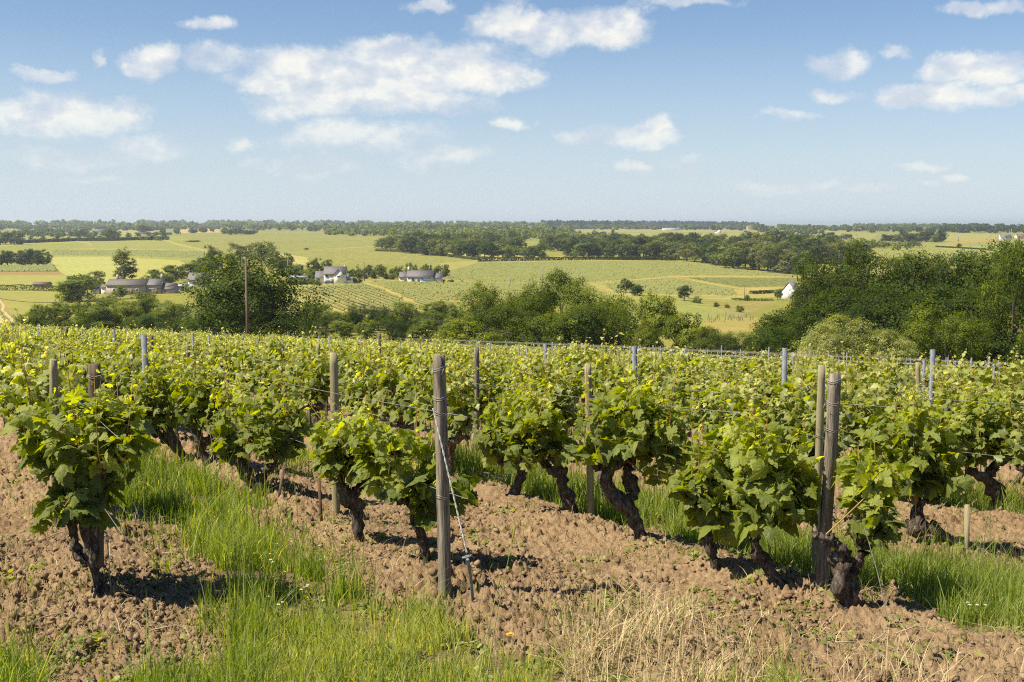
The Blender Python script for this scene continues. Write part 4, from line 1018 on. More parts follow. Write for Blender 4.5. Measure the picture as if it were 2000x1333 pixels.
# prunings
M_TWIG = simple_mat('dry_pruning', (.42, .33, .23), .8, .2, col2=(.24, .17, .11), scale=30)
g_ = np.random.default_rng(61)
tw = [(690, 1130, .34), (740, 1125, .26), (660, 1150, .22), (870, 1245, .24), (110, 1230, .22), (330, 1255, .20), (440, 1310, .26), (1720, 1250, .22), (480, 1035, .16), (930, 1260, .2), (120, 1085, .16), (1650, 1258, .22), (330, 1095, .2), (1780, 1245, .18)]
for i, (px_, py_, l) in enumerate(tw):
    b = hit(px_, py_); a = g_.uniform(-.6, .9); d_ = np.array([math.cos(a), math.sin(a), 0]); zz, _, _ = ground_z(np.array([b[0]]), np.array([b[1]])); zo = float(zz[0]) + .012
    S = spline([(-d_[0] * l / 2, -d_[1] * l / 2, 0), (g_.normal(0, .012), g_.normal(0, .02), .018), (d_[0] * l / 4, d_[1] * l / 4 + .015, .012), (d_[0] * l / 2, d_[1] * l / 2, .004)], 12)
    tag(ob('twig', MB().tube(S, np.linspace(.0042, .0022, 12), 5).mesh('twig', M_TWIG, smooth=True), None, (b[0], b[1], zo)), 'dry curved vine pruning lying on the soil', 'twig', 'prunings on the ground')
# dandelions and daisies
M_YEL = simple_mat('yellow_petals', (.85, .55, .02), .6, .2, col2=(.8, .42, .01), scale=40)
M_WHT = simple_mat('white_petals', (.80, .79, .74), .6, .2, col2=(.7, .7, .66), scale=40)
M_STEM = simple_mat('flower_stem', (.15, .22, .05), .6, .3)
def flower_mesh(r, m_, k, name, dome):
    mb = MB(); 
    for ring in range(2 if dome else 1):
        for i in range(k):
            a = i / k * 6.283 + ring * .2; rr_ = r * (1 - .4 * ring); c, s = math.cos(a), math.sin(a); w = r * (.22 if dome else .16)
            mb.add([(0, 0, .002 * ring), (c * rr_ * .6 - s * w, s * rr_ * .6 + c * w, .004 + .003 * ring), (c * rr_, s * rr_, .003 + .004 * ring), (c * rr_ * .6 + s * w, s * rr_ * .6 - c * w, .004 + .003 * ring)], [[0, 3, 2, 1]])
    return mb.mesh(name, m_)
dh = flower_mesh(.021, M_YEL, 16, 'flower_head', True); ds = MB().tube([(0, 0, -.09), (.004, 0, -.05), (0, 0, 0)], .0022, 5).mesh('stem', M_STEM)
first = None
for (px_, py_, lab) in [(491, 978, 'upper yellow dandelion left of the leaning black stake'), (489, 991, 'lower yellow dandelion left of the leaning black stake'), (541, 978, 'yellow dandelion at the foot of the leaning black stake'),
                        (996, 1254, 'yellow dandelion low in the grass below the centre')]:
    b = hit(px_, py_ + 22); b[2] += .085
    if first is None: first = thing('dandelion', lab, 'flower', b, 0, 'yellow dandelions'); ob('flower_head', dh, first); ob('stem', ds, first)
    else: dup(first, b, 1.0, None, lab)
wh = flower_mesh(.010, M_WHT, 12, 'petals', False); wc = MB().tube([(0, 0, .003), (0, 0, .007)], [.0034, .002], 6).mesh('centre', M_YEL); ws_ = MB().tube([(0, 0, -.06), (0, 0, 0)], .0011, 4).mesh('stem', M_STEM)
first = None; g_ = np.random.default_rng(71)
for i in range(34):
    if i % 3 < 2: px_, py_ = g_.uniform(470, 640), g_.uniform(1060, 1215)
    else: px_, py_ = g_.uniform(1850, 1990), g_.uniform(1120, 1200)
    b = hit(px_, py_ + 20); b[2] += .09
    if first is None: first = thing('daisy', 'small white daisy in the grass strip', 'flower', b, 0, 'white daisies in the grass'); ob('petals', wh, first); ob('centre', wc, first); ob('stem', ws_, first)
    else: dup(first, b, g_.uniform(0, 6))
# ------------------------------------------------------------------ trees
M_TRUNK = simple_mat('tree_bark', (.20, .16, .12), .95, .1, col2=(.07, .055, .04), scale=3, bump=.03)
def tree_mat(nm, a, b, c, tr=.28):
    f_ = (.78, .74, .5) if nm in ('oak_leaves', 'conifer_needles') else (1.65, 1.38, .9) if nm == 'mid_green_leaves' else (1.35, 1.12, .75)
    a, b, c = [tuple(v * q for v, q in zip(t, f_)) for t in (a, b, c)]
    return leaf_mat(nm, a, b, c, tuple(v * 1.2 + .005 for v in b), tr, .6, .15, rnd=.5, orn=.36)
TM = {'oak': tree_mat('oak_leaves', (.026, .046, .006), (.055, .090, .010), (.125, .165, .020)),
      'clump': tree_mat('clump_oak_leaves', (.030, .054, .005), (.055, .090, .008), (.13, .175, .022)),
      'dark': tree_mat('dark_leaves', (.020, .038, .008), (.040, .066, .012), (.085, .115, .022)),
      'mid': tree_mat('mid_green_leaves', (.036, .060, .014), (.070, .105, .024), (.135, .170, .045)),
      'pale': tree_mat('pale_willow_leaves', (.08, .11, .05), (.14, .185, .09), (.25, .29, .17), .3),
      'bright': tree_mat('fresh_bright_leaves', (.045, .07, .012), (.085, .125, .020), (.20, .25, .06), .3),
      'grey': tree_mat('grey_green_leaves', (.055, .075, .032), (.10, .125, .055), (.17, .19, .09)),
      'conifer': tree_mat('conifer_needles', (.016, .030, .014), (.030, .050, .022), (.05, .075, .03), .1)}
def tree_geo(seed, H, Wd, nleaf, ls, kind, form='round', trunk=True, low=.12, lobes=None):
    """crown of leaf faces gathered round boughs; returns trunk mesh, crown mesh (origin at the foot)"""
    r = np.random.default_rng(seed); nl = lobes or int(r.integers(16, 26)); Lb = []
    for i in range(nl):
        if form == 'round':
            a = r.uniform(0, 6.283); zf = low + .10 + (1 - low - .22) * r.random() ** .85; prof_ = math.sqrt(max(.05, 1 - ((zf - .48) / .56) ** 2))
            rad = Wd / 2 * prof_ * r.uniform(.35, .86); s = r.uniform(.15, .26)
            Lb.append((rad * math.cos(a), rad * math.sin(a), H * zf, Wd * s, Wd * s, Wd * s * .8))
        elif form == 'tall':
            a = r.uniform(0, 6.283); zf = low + .08 + (.84 - low) * r.random(); rad = Wd * .30 * math.sin(math.pi * min(.98, .15 + zf * .85)) ; s = r.uniform(.14, .22)
            Lb.append((rad * math.cos(a), rad * math.sin(a), H * zf, Wd * s, Wd * s, Wd * s * 1.5))
        elif form == 'cone':
            zf = low + (1 - low) * i / nl; a = i * 2.4; rad = Wd * .30 * (1 - zf); s = .05 + .24 * (1 - zf)
            Lb.append((rad * math.cos(a), rad * math.sin(a), H * zf, Wd * s, Wd * s, H * .07))
        else:  # bush
            a = r.uniform(0, 6.283); rad = Wd / 2 * r.uniform(.1, .8); s = r.uniform(.16, .27); zf = .12 + .66 * r.random() * (1 - (rad / Wd * 1.5) ** 2)
            Lb.append((rad * math.cos(a), rad * math.sin(a), H * max(.1, zf), Wd * s, Wd * s, H * s * 1.1))
    Lb = np.array(Lb); wt = Lb[:, 3] ** 2; ci = r.choice(nl, nleaf, p=wt / wt.sum()); C = Lb[ci]
    # twig clusters on each bough, leaves on each cluster
    ncl = max(10, nleaf // 48); cl_lobe = r.choice(nl, ncl, p=wt / wt.sum()); cd = unit(r.normal(size=(ncl, 3)) + np.array([0, 0, .25]))
    cl = Lb[cl_lobe, :3] + Lb[cl_lobe, 3:] * cd * r.uniform(.70, 1.14, (ncl, 1)); ctint = r.normal(0, .13, ncl) + .10 * cd[:, 2]
    k = r.integers(0, ncl, nleaf); cs = np.maximum(Wd * .036, ls * 1.1)
    pos = cl[k] + r.normal(0, 1, (nleaf, 3)) * np.array([cs, cs, cs * .75])
    lob_t = r.normal(0, .10, nl)
    outw = unit(cd[k] * .8 + unit(pos - np.array([0, 0, H * .45])) * .4); nrm = unit(outw + r.normal(0, .42, (nleaf, 3)) + np.array([0, 0, .30]))
    tip = r.normal(size=(nleaf, 3)); Y = unit(tip - (tip * nrm).sum(1)[:, None] * nrm); X = np.cross(Y, nrm); S = ls * r.uniform(.6, 1.4, nleaf)[:, None]
    V = np.stack([pos - Y * S * .55, pos + X * S * .42 + nrm * S * .1, pos + Y * S * .6, pos - X * S * .42 + nrm * S * .1], 1)
    V[:, :, 2] = np.maximum(V[:, :, 2], .02 * H)
    b = np.arange(nleaf)[:, None] * 4; T = np.vstack([b + np.array([0, 1, 2]), b + np.array([0, 2, 3])])
    tint = np.clip(.40 + lob_t[cl_lobe[k]] + ctint[k] + r.normal(0, .05, nleaf), 0, 1)
    crown = mk('crown', V.reshape(-1, 3), [T], TM[kind], tint=np.repeat(tint, 4))
    mb = MB(); th = H * (.55 if form != 'bush' else .35); R = H * .022 + .05
    mb.tube(spline([(0, 0, -.6), (r.normal(0, .02) * H, r.normal(0, .02) * H, th * .5), (0, 0, th), (0, 0, th * 1.35)], 9), np.linspace(R * 1.2, R * .3, 9), 7)
    for i in range(min(nl, 9)):
        e = Lb[i, :3]; z0 = th * r.uniform(.35, .9); mb.tube(spline([(0, 0, z0), (e[0] * .5, e[1] * .5, z0 * .5 + e[2] * .5 + .03 * H), tuple(e)], 6), np.linspace(R * .42, R * .10, 6), 5)
    return mb.mesh('trunk', M_TRUNK, smooth=True), crown
def tree(name, label, geo, x, y, H, W_, H0, W0, group=None, rot=None, cat='tree', sink=0.0):
    t = thing(name, label, cat, (x, y, gz(x, y) - sink), RT.uniform(0, 6.28) if rot is None else rot, group, (W_ / W0, W_ / W0, H / H0))
    ob('trunk', geo[0], t); ob('crown', geo[1], t); return t
RT = np.random.default_rng(2024)
def lib(n_, kind, H, W_, nleaf, ls, form='round', seed=0, **kw): return [tree_geo(seed + i * 13, H, W_, nleaf, ls, kind, form, **kw) for i in range(n_)]
# near crowns (metres): heavy meshes, shared by copies
L_OAK = lib(5, 'oak', 12, 11, 21000, .20, seed=3, low=.04); L_DRK = lib(2, 'dark', 12, 11, 24000, .20, seed=43, low=.04)
L_BRT = lib(3, 'bright', 8, 7, 15000, .19, seed=83, low=.03); L_CLP = lib(4, 'clump', 12, 11, 20000, .20, seed=30, low=.04); L_PAL = lib(3, 'pale', 7, 7, 22000, .13, 'round', seed=123, low=.02); L_MIDN = lib(3, 'mid', 9, 8, 15000, .20, seed=163, low=.03)
def by_px(name, label, L, H0, W0, px, top, wpx, y, group=None, i=None, cat='tree', base=None, rot=None):
    """a tree at depth y whose top stands at photo height top and whose crown is wpx wide"""
    a = at(px, top, y); z = gz(a[0], y); H = (a[2] - z); W_ = wpx / F * y * 1.18
    return tree(name, label, L[int(RT.integers(0, len(L))) if i is None else i], a[0], y, max(H, .5), W_, H0, W0, group, rot, cat)
GR = 'big trees below the vineyard'
by_px('oak_tree', 'broad dark oak behind the tall thin pole', L_OAK, 12, 11, 478, 497, 215, 132, GR, 0)
by_px('oak_tree', 'lower oak bough mass at the left foot of the broad dark oak', L_OAK, 12, 11, 420, 560, 130, 138, GR, 1)
by_px('oak_tree', 'lower rounded oak right of the broad dark oak', L_OAK, 12, 11, 545, 560, 105, 128, GR, 2)
for (px, top, w, y, i, lab) in [(965, 556, 110, 150, 3, 'leftmost round oak of the central clump'), (1030, 572, 110, 142, 4, 'middle oak of the central clump'), (1098, 538, 110, 150, 0, 'tallest oak of the central clump'),
                               (1160, 552, 120, 148, 1, 'full oak just right of the tallest in the central clump'), (1205, 590, 90, 140, 2, 'rightmost oak of the central clump'), (1085, 605, 150, 134, 3, 'low front oak of the central clump'), (995, 605, 130, 136, 0, 'low left oak of the central clump'), (1150, 600, 130, 133, 4, 'low right oak of the central clump'), (1050, 562, 90, 155, 1, 'back oak filling the middle of the central clump')]:
    by_px('oak_tree', lab, L_CLP, 12, 11, px, top, w, y, 'oaks of the central clump', i % 4)
by_px('bright_tree', 'pale green sapling-like tree at the left foot of the central clump', L_BRT, 8, 7, 915, 622, 95, 130, GR, 0)
for (px, top, w, y, i, lab) in [(1283, 578, 70, 142, 1, 'slender bright tree in front of the green slope'), (1320, 612, 90, 132, 2, 'bushy bright tree with whitish leaves right of the slender one'), (1365, 632, 70, 130, 0, 'low bright tree at the right of the gap'),
                                 (1255, 640, 60, 128, 2, 'small bright bush under the central clump')]:
    by_px('bright_tree', lab, L_BRT, 8, 7, px, top, w, y, 'bright young trees in the gap', i)
for (px, top, w, y, i, lab) in [(1395, 640, 75, 126, 0, 'dark bush right of the bright young trees'), (1435, 652, 60, 124, 1, 'small dark bush beside the great wood')]:
    by_px('dark_bush', lab, L_DRK, 12, 11, px, top, w, y, 'dark bushes at the vineyard edge', i, 'bush')
WOOD = [(1500,640,90,118),(1522,603,110,128),(1583,606,100,122),(1607,530,96,135),(1625,500,130,142),(1690,485,140,146),(1655,560,150,126),(1735,500,130,140),(1790,488,130,146),(1840,500,120,138),(1890,495,110,146),(1945,482,130,136),(2010,478,140,128),(1730,570,150,118),(1800,560,140,120),(1870,560,150,118),(1940,560,150,112),(2020,560,160,110),(1850,630,150,108),(1930,630,150,106),(2010,640,150,104),(1490,668,70,112),(1545,645,110,112)]
for j, (px, top, w, y) in enumerate(WOOD):
    L = L_DRK if j in (3, 5, 8) else L_OAK
    rk = 'back' if y >= 134 else 'middle' if y >= 114 else 'front'; grp_ = sorted(q[0] for q in WOOD if ('back' if q[3] >= 134 else 'middle' if q[3] >= 114 else 'front') == rk)
    by_px('oak_tree', '%s dark tree from the left in the %s rank of the great wood' % (ORD[grp_.index(px)], rk), L, 12, 11, px, top, w * 1.06, y, 'trees of the great wood at the right', j % len(L))
by_px('bright_tree', 'tree with sunlit yellow-green sprays standing in front of the great wood', L_CLP, 12, 11, 1850, 590, 120, 101, GR, 1)
by_px('bright_tree', 'tall light-leaved tree at the right border of the great wood', L_CLP, 12, 11, 1985, 485, 110, 104, GR, 0)
for (px, top, w, y, i, lab) in [(1640, 622, 110, 96, 0, 'pale yellow-green willow bush, the larger of two in front of the great wood'), (1735, 648, 100, 95, 1, 'pale willow bush, the lower right one of two'), (1610, 650, 70, 94, 2, 'pale willow branches at the left foot of the larger willow bush')]:
    by_px('willow_bush', lab, L_PAL, 7, 7, px, top, w * 1.1, y, 'pale willow bushes', i, 'bush')
# hedge line in the valley bottom
HL = [(120,592,80,215,'mid'),(60,610,70,200,'mid'),(175,600,90,210,'mid'),(235,592,90,215,'mid'),(205,578,80,270,'mid'),(290,582,80,235,'mid'),(330,590,90,225,'mid'),(275,612,90,190,'oak'),(150,618,80,185,'oak'),(350,620,90,180,'oak'),(90,625,70,180,'oak'),
      (620,595,60,250,'mid'),(650,606,50,240,'mid'),(690,610,50,235,'mid'),(738,596,58,240,'oak'),(780,600,55,235,'mid'),(815,602,50,235,'oak'),(850,590,70,245,'mid'),(885,602,50,230,'mid'),(600,612,60,215,'oak'),(670,625,60,200,'mid'),(720,625,60,195,'mid'),(770,622,60,195,'oak'),(830,620,70,195,'mid'),(880,630,60,185,'mid'),(950,600,70,215,'mid'),(35,632,60,170,'mid'),(405,618,60,190,'oak')]
HL += [(x_, 600 + 12 * math.sin(x_ * .07) + (x_ % 7), 46, 205 + (x_ % 5) * 9, 'mid' if x_ % 2 else 'oak') for x_ in list(range(75, 400, 43)) + list(range(605, 960, 31))]
for (px, top, w, y, kd) in HL:
    by_px('valley_tree', ('bushy tree along the valley bottom, ' + ('left of the broad dark oak' if px < 480 else 'right of the broad dark oak')), L_OAK if kd == 'oak' else L_MIDN, 12 if kd == 'oak' else 9, 11 if kd == 'oak' else 8, px, top + 2, w * .80, y, 'trees along the valley bottom')
# mid-distance crowns: lighter meshes
M_MID = lib(4, 'mid', 12, 11, 5200, .50, seed=203, low=.03); M_DRK = lib(4, 'dark', 13, 12, 5200, .52, seed=243, low=.05); M_OAK = lib(3, 'oak', 12, 12, 5200, .5, seed=283, low=.06)
M_GRY = lib(2, 'grey', 9, 9, 4200, .38, seed=323, low=.03); M_TALL = lib(2, 'grey', 20, 11, 9000, .42, 'tall', seed=343, low=.08); M_CON = lib(3, 'conifer', 14, 6, 2600, .5, 'cone', seed=363, low=.08)
M_BSH = lib(3, 'mid', 3, 4, 1500, .30, 'bush', seed=383); M_BSD = lib(2, 'dark', 3, 4, 1500, .30, 'bush', seed=403)
LIBS = {'m': (M_MID, 12, 11), 'd': (M_DRK, 13, 12), 'o': (M_OAK, 12, 12), 'g': (M_GRY, 9, 9), 't': (M_TALL, 20, 11), 'c': (M_CON, 14, 6), 'b': (M_BSH, 3, 4), 'k': (M_BSD, 3, 4)}
def tb(name, label, kd, px, base, top, wpx, group=None, cat='tree'):
    """tree whose foot is seen at photo height base"""
    L, H0, W0 = LIBS[kd]; b = hit(px, base, ymin=150); a = at(px, top, b[1])
    return tree(name, label, L[int(RT.integers(0, len(L)))], b[0], b[1], max(a[2] - b[2], .6), wpx / F * b[1] * 1.1, H0, W0, group, None, cat)
tb('poplar_tree', 'tall airy grey-green poplar standing over the long farmhouse', 't', 243, 555, 484, 50)
for a in [('m',155,600,540,70,'round tree at the left end of the long farmhouse'),('m',150,590,536,50,'taller tree top left of the long farmhouse'),('d',172,575,540,30,'dark tree behind the yard beside the long farmhouse'),('g',188,562,530,38,'pale grey-green willow behind the long farmhouse'),
          ('m',235,585,558,24,'small round tree on the lawn in front of the long farmhouse'),('m',282,600,568,40,'bushy tree in front of the long farmhouse roof'),
          ('m',335,560,520,48,'tree mass behind the long farmhouse, right part'),('m',300,560,528,40,'tree mass behind the long farmhouse, middle part'),('d',372,548,515,42,'dark tree behind the small slate-roofed house'),
          ('d',415,530,480,32,'dark upright tree left of the grey-green grove'),('m',400,545,505,50,'broad tree below the dark upright tree'),('g',470,520,476,50,'grey-green tree at the left of the grove behind the broad oak'),
          ('m',512,520,472,54,'tallest tree of the grove behind the broad oak'),('g',535,535,492,44,'grey-green tree at the right of the grove'),('d',560,530,495,24,'small dark tree right of the grove'),
          ('m',578,545,517,34,'green tree left of the two-storey house'),('d',615,540,505,28,'dark pointed tree behind the two-storey house'),('m',640,540,506,20,'thin green tree beside the dark pointed tree'),('m',604,548,525,30,'low bush mass behind the two-storey house'),
          ('o',1223,572,546,25,'left of two small round trees on the tan slope'),('o',1245,578,555,28,'right of two small round trees on the tan slope'),('d',1337,588,558,26,'dark lone tree on the slope'),('b',1362,592,578,22,'low bush beside the dark lone tree'),
          ('m',1519,586,564,16,'small tree beside the white gable'),('b',1458,588,575,10,'bush wrapped round the foot of the thin pole'),('b',1398,600,590,12,'small bush on the lower slope'),('b',1442,610,596,16,'dark small bush above the stakes'),('b',1420,602,593,9,'tiny bush between two small bushes')]:
    tb('tree' if a[0] not in 'bk' else 'bush', a[5], *a[:5], cat='tree' if a[0] not in 'bk' else 'bush')
for (px, top) in [(15,490),(38,489),(62,487),(84,488),(4,497),(50,497),(74,498)]:
    tb('field_tree', 'dark tree of the small copse at the left border', 'd', px, 519, top, 30, 'trees of the small copse at the left border')
for i in range(26):
    px = 690 + i * 7.2 + RT.normal(0, 2); k = ['m', 'c', 'b', 'm'][i % 4]
    tb('garden_tree', 'small garden tree between the two white houses', k, px, 544 + RT.normal(0, 2), 519 + RT.normal(0, 4) + (10 if k == 'b' else 0), 16 if k != 'c' else 9, 'garden trees between the white houses')
for i in range(12):
    px = 565 + i * 5; tb('garden_bush', 'low garden bush beside the two-storey house', 'b', px, 556 + RT.normal(0, 1.5), 545 + RT.normal(0, 2), 14, 'garden bushes beside the two-storey house', 'bush')
for (px, b_, t_, w) in [(694,554,540,8),(702,554,541,9),(866,552,545,7),(884,552,546,8),(901,553,547,6),(796,552,543,8),(846,551,540,14),(880,551,546,10)]:
    tb('garden_bush', 'clipped dark bush at the bungalow garden', 'k', px, b_, t_, w, 'clipped bushes round the bungalow', 'bush')
# main wood across the middle
WG = 'trees of the long wood across the middle'
lines = [[(745,487,24),(780,492,34),(815,496,36),(860,500,32),(905,503,34),(955,504,34),(1010,504,32),(1060,504,34),(1110,503,34),(1160,504,34),(1210,505,38),(1260,506,40),(1310,507,38),(1360,511,40),(1410,520,44),(1450,525,46),(1500,531,48),(1545,536,50),(1580,540,52)],
         [(770,482,26),(850,485,28),(950,490,28),(1050,490,26),(1160,490,30),(1300,492,34),(1400,496,36),(1500,508,44),(1600,515,46),(1680,510,34)],
         [(790,476,24),(900,479,26),(1000,479,24),(1100,480,24),(1200,480,26),(1300,480,24),(1420,485,28),(1520,490,36),(1620,495,34),(1700,498,26)],
         [(800,468,20),(900,468,20),(1000,468,18),(1100,468,16),(1180,470,16),(1550,476,22),(1650,484,26),(1740,488,22)],
         [(640,457,12),(760,460,14),(860,462,16),(960,462,14),(1080,462,14)]]
RANK = ['leafy tree in the front rank of the long wood', 'tree of the second rank of the long wood', 'tree of the third rank of the long wood, only its crown showing']
for li_, (ln, stp) in enumerate(zip(lines[:3], (12, 14, 15))):
    xs = [p[0] for p in ln]; px = xs[0]
    while px < xs[-1]:
        b_ = np.interp(px, xs, [p[1] for p in ln]) + RT.normal(0, 1.0); h = np.interp(px, xs, [p[2] for p in ln]) * RT.uniform(.62, 1.12)
        if li_ == 0 and 1000 < px < 1100 and RT.random() < .3: px += 14; continue
        if li_ in (1, 2) and 1015 < px < 1060: px += stp; continue
        kd = RT.choice(['m', 'd', 'o', 'g', 'm', 'd']); tb('wood_tree', RANK[li_].replace('of the valley', '').strip() + (', left third' if px < 1050 else ', middle third' if px < 1350 else ', right third'), kd, px, b_, b_ - h, h * RT.uniform(.85, 1.25), WG)
        px += stp * RT.uniform(.7, 1.3)
for (px, b_, h) in [(1585,492,18),(1598,490,20),(1612,488,19),(1625,490,16)]: tb('fir_tree', 'dark fir standing above the long wood', 'c', px, b_, b_ - h * 1.3, 12, 'dark firs above the long wood')
# right: copse and hedges on the plain, left: hedgerow trees
for (x0, x1, b_, h, stp, kd, lab, grp) in [(1727,1842,473,20,9,'dmo','tree of the copse on the right-hand plain','trees of the copse on the right-hand plain'),(1668,1800,484,12,10,'mg','low tree of the scrub below the right-hand copse','scrub trees below the right-hand copse'),
    (1560,1660,468,14,11,'dm','tree of the belt on the right-hand plain','trees of the belt on the right-hand plain'),(0,40,478,22,9,'d','dark tree at the left border beyond the copse','dark trees at the left border'),
    (60,330,470,9,10,'dmb','tree of the hedgerow across the left fields','trees of the hedgerow across the left fields'),(140,330,463,11,16,'dm','tree among the far farm roofs on the left','trees among the far farm roofs'),
    (440,500,459,12,7,'dm','tree of the small wood on the left skyline field','trees of the small wood on the left')]:
    px = x0
    while px < x1:
        k = RT.choice(list(kd)); tb('field_tree', lab, k, px, b_ + RT.normal(0, .6), b_ - h * RT.uniform(.6, 1.15) * (.55 if k == 'b' else 1), h * RT.uniform(.8, 1.2), grp); px += stp * RT.uniform(.7, 1.3)
tb('field_tree', 'round dark tree standing alone in the left hedgerow', 'd', 216, 470, 448, 26)
tb('field_tree', 'second round dark tree in the left hedgerow', 'd', 156, 465, 448, 24)
tb('field_tree', 'dark round tree in the far left fields', 'd', 284, 455, 440, 28)
tb('field_tree', 'lone small tree on the far central field', 'o', 1197, 460, 449, 7)
for (px, b_, t_, w) in [(1711,479,474,8),(1872,482,475,10),(1932,490,479,12),(376,473,469,26),(307,469,465,14),(600,488,484,10)]: tb('bush', 'dark bush on the far fields', 'k', px, b_, t_, w, 'bushes on the far fields', 'bush')

# far woodland: too many to count, one mass per belt
fw = np.random.default_rng(88)
def belt(label, kind, segs, ls, per=70, dn=1.0):
    """segs: (px0, base0, top0, px1, base1, top1)"""
    Vs = []; Ts = []; Tt = []; o_ = 0
    for (x0, b0, t0, x1, b1, t1) in segs:
        px = x0
        while px < x1:
            q = (px - x0) / (x1 - x0); bs = b0 + (b1 - b0) * q + fw.normal(0, .8); tp = t0 + (t1 - t0) * q
            b = hit(px, max(bs, 441.2), ymin=400); y = b[1] * fw.uniform(.97, 1.05); a = at(px, tp, y); H = max((a[2] - b[2]) * fw.uniform(.6, 1.08), 2.5); W_ = H * fw.uniform(.9, 1.7)
            nb = int(per); nlb = 7
            lc = np.stack([fw.uniform(-.38, .38, nlb) * W_, fw.uniform(-.38, .38, nlb) * W_, fw.uniform(.25, .82, nlb) * H], 1); k = fw.integers(0, nlb, nb)
            v = unit(fw.normal(size=(nb, 3)) + np.array([0, -.2, .3])); p = lc[k] + v * np.array([W_ * .22, W_ * .22, H * .20])
            if kind == 'conifer': p = np.stack([fw.normal(0, .1, nb) * W_ , fw.normal(0, .1, nb) * W_, np.zeros(nb)], 1); zf = fw.random(nb); p *= (1 - zf)[:, None] * 1.6; p[:, 2] = zf * H * 1.05
            nrm = unit(v + fw.normal(0, .5, (nb, 3))); tp_ = fw.normal(size=(nb, 3)); Y = unit(tp_ - (tp_ * nrm).sum(1)[:, None] * nrm); X = np.cross(Y, nrm); S = ls * y / 2500 * fw.uniform(.6, 1.3, nb)[:, None]
            V = np.stack([p - Y * S, p + X * S * .8, p + Y * S, p - X * S * .8], 1) + np.array([b[0], y, gz(b[0], y)])
            V[:, :, 2] = np.maximum(V[:, :, 2], gz(b[0], y) - 1)
            Vs.append(V.reshape(-1, 3)); bb = np.arange(nb)[:, None] * 4 + o_; Ts.append(bb + np.array([0, 1, 2])); Ts.append(bb + np.array([0, 2, 3])); o_ += nb * 4
            Tt.append(np.repeat(np.clip(.35 + fw.normal(0, .15) + fw.normal(0, .06, nb), 0, 1), 4)); px += (W_ / y * F) * .38 / dn
    return tag(ob('distant_woodland', mk('distant_woodland', np.vstack(Vs), [np.vstack(Ts)], TM[kind], tint=np.concatenate(Tt))), label, 'woodland', kind='stuff')
belt('hazy belt of trees along the left and middle skyline', 'mid', [(-40,444,431,700,443.5,430),(700,443.5,432,1110,444,434),(-40,448,437,420,447,436),(430,449,435,900,450,438),(860,455,439,1120,454,441)], 3.4, 70)
belt('bluish far ridge of forest right of centre', 'conifer', [(1060,443.5,433,1300,443.5,434),(1300,443.2,434,1470,443.5,437),(1060,443,434,1470,443,436)], 4.2, 60, 2.0)
belt('tree belt on the right-hand skyline', 'mid', [(1110,447.5,440,1300,448,441),(1300,448.5,438,1480,449,440),(1460,449,438,1760,451,443),(1500,455,443,1600,458,444),(1640,452,441,1850,452,442),(1700,443,438,1860,443.5,439)], 3.4, 70)
belt('dark wood on the skyline at the far right', 'dark', [(1845,454,440,2060,456,438),(1850,452,437,2060,452,437)], 3.4, 80, 1.3)
belt('scattered trees and woods across the far left fields', 'mid', [(-30,460,448,110,461,450),(40,455,445,130,456,447),(80,463,452,200,462,453),(330,458,446,350,457,447),(395,454,444,450,455,446),(130,452,441,330,450,441),(600,452,441,800,456,443)], 3.0, 70, .8)
belt('back of the long wood and the thin belt behind it', 'mid', [(800,469,449,1180,469,452),(1150,471,454,1240,471,457),(1540,477,458,1760,489,467),(640,458,447,1080,463,449),(640,459,446,820,462,446),(820,464,445,1130,462,447)], 3.2, 70, .8)

# hedges
def hedge(label, pts, hpx, wd, seed, kind='dark', dens=6.0, ls=.32, group=None):
    r = np.random.default_rng(seed); W3 = [hit(p[0], p[1], ymin=150) for p in pts]; P_ = []; 
    for a, b in zip(W3[:-1], W3[1:]):
        L = math.hypot(b[0] - a[0], b[1] - a[1]); m = int(L * wd * dens * 4); t = r.random(m)[:, None]
        h = hpx / F * (a[1] + b[1]) / 2; c = a[None] * (1 - t) + b[None] * t; c[:, 2] = zt(c[:, 0], c[:, 1])
        hv = h * (.85 + .3 * fbm(c[:, 0] * .5, c[:, 1] * .5, seed, 2)); s = r.integers(0, 3, m)
        nx_, ny_ = -(b[1] - a[1]) / L, (b[0] - a[0]) / L; side = np.where(s == 0, r.uniform(-.5, .5, m), np.where(s == 1, .5, -.5)) * wd + r.normal(0, .08, m)
        zz = np.where(s == 0, 1.0, r.random(m)) * hv
        P_.append(c + np.stack([nx_ * side, ny_ * side, zz], 1))
    P_ = np.vstack(P_); m = len(P_); nrm = unit(r.normal(size=(m, 3)) + np.array([0, 0, .6])); tp_ = r.normal(size=(m, 3)); Y = unit(tp_ - (tp_ * nrm).sum(1)[:, None] * nrm); X = np.cross(Y, nrm); S = ls * r.uniform(.7, 1.3, m)[:, None]
    V = np.stack([P_ - Y * S, P_ + X * S * .8, P_ + Y * S, P_ - X * S * .8], 1).reshape(-1, 3); b = np.arange(m)[:, None] * 4
    t = ob('hedge', mk('hedge', V, [np.vstack([b + np.array([0, 1, 2]), b + np.array([0, 2, 3])])], TM[kind], tint=np.repeat(r.uniform(.1, .5, m), 4))); return tag(t, label, 'hedge', group)
hedge('clipped dark hedge at the left border below the pale field', [(-60,567),(60,568),(117,570)], 10.5, 1.6, 1, ls=.22, dens=9)
hedge('long straight dark hedge above the wide vineyard', [(933,511.5),(1040,509.5),(1160,508.3),(1320,509.5)], 6.2, 2.0, 2, ls=.4)
hedge('dark hedge left of the two-storey house', [(563,545.5),(600,544.5),(632,543)], 5, 1.5, 3, ls=.25)
hedge('row of dark shrubs in front of the white gable', [(1466,574.5),(1510,572.5)], 5, 1.8, 4, ls=.3)
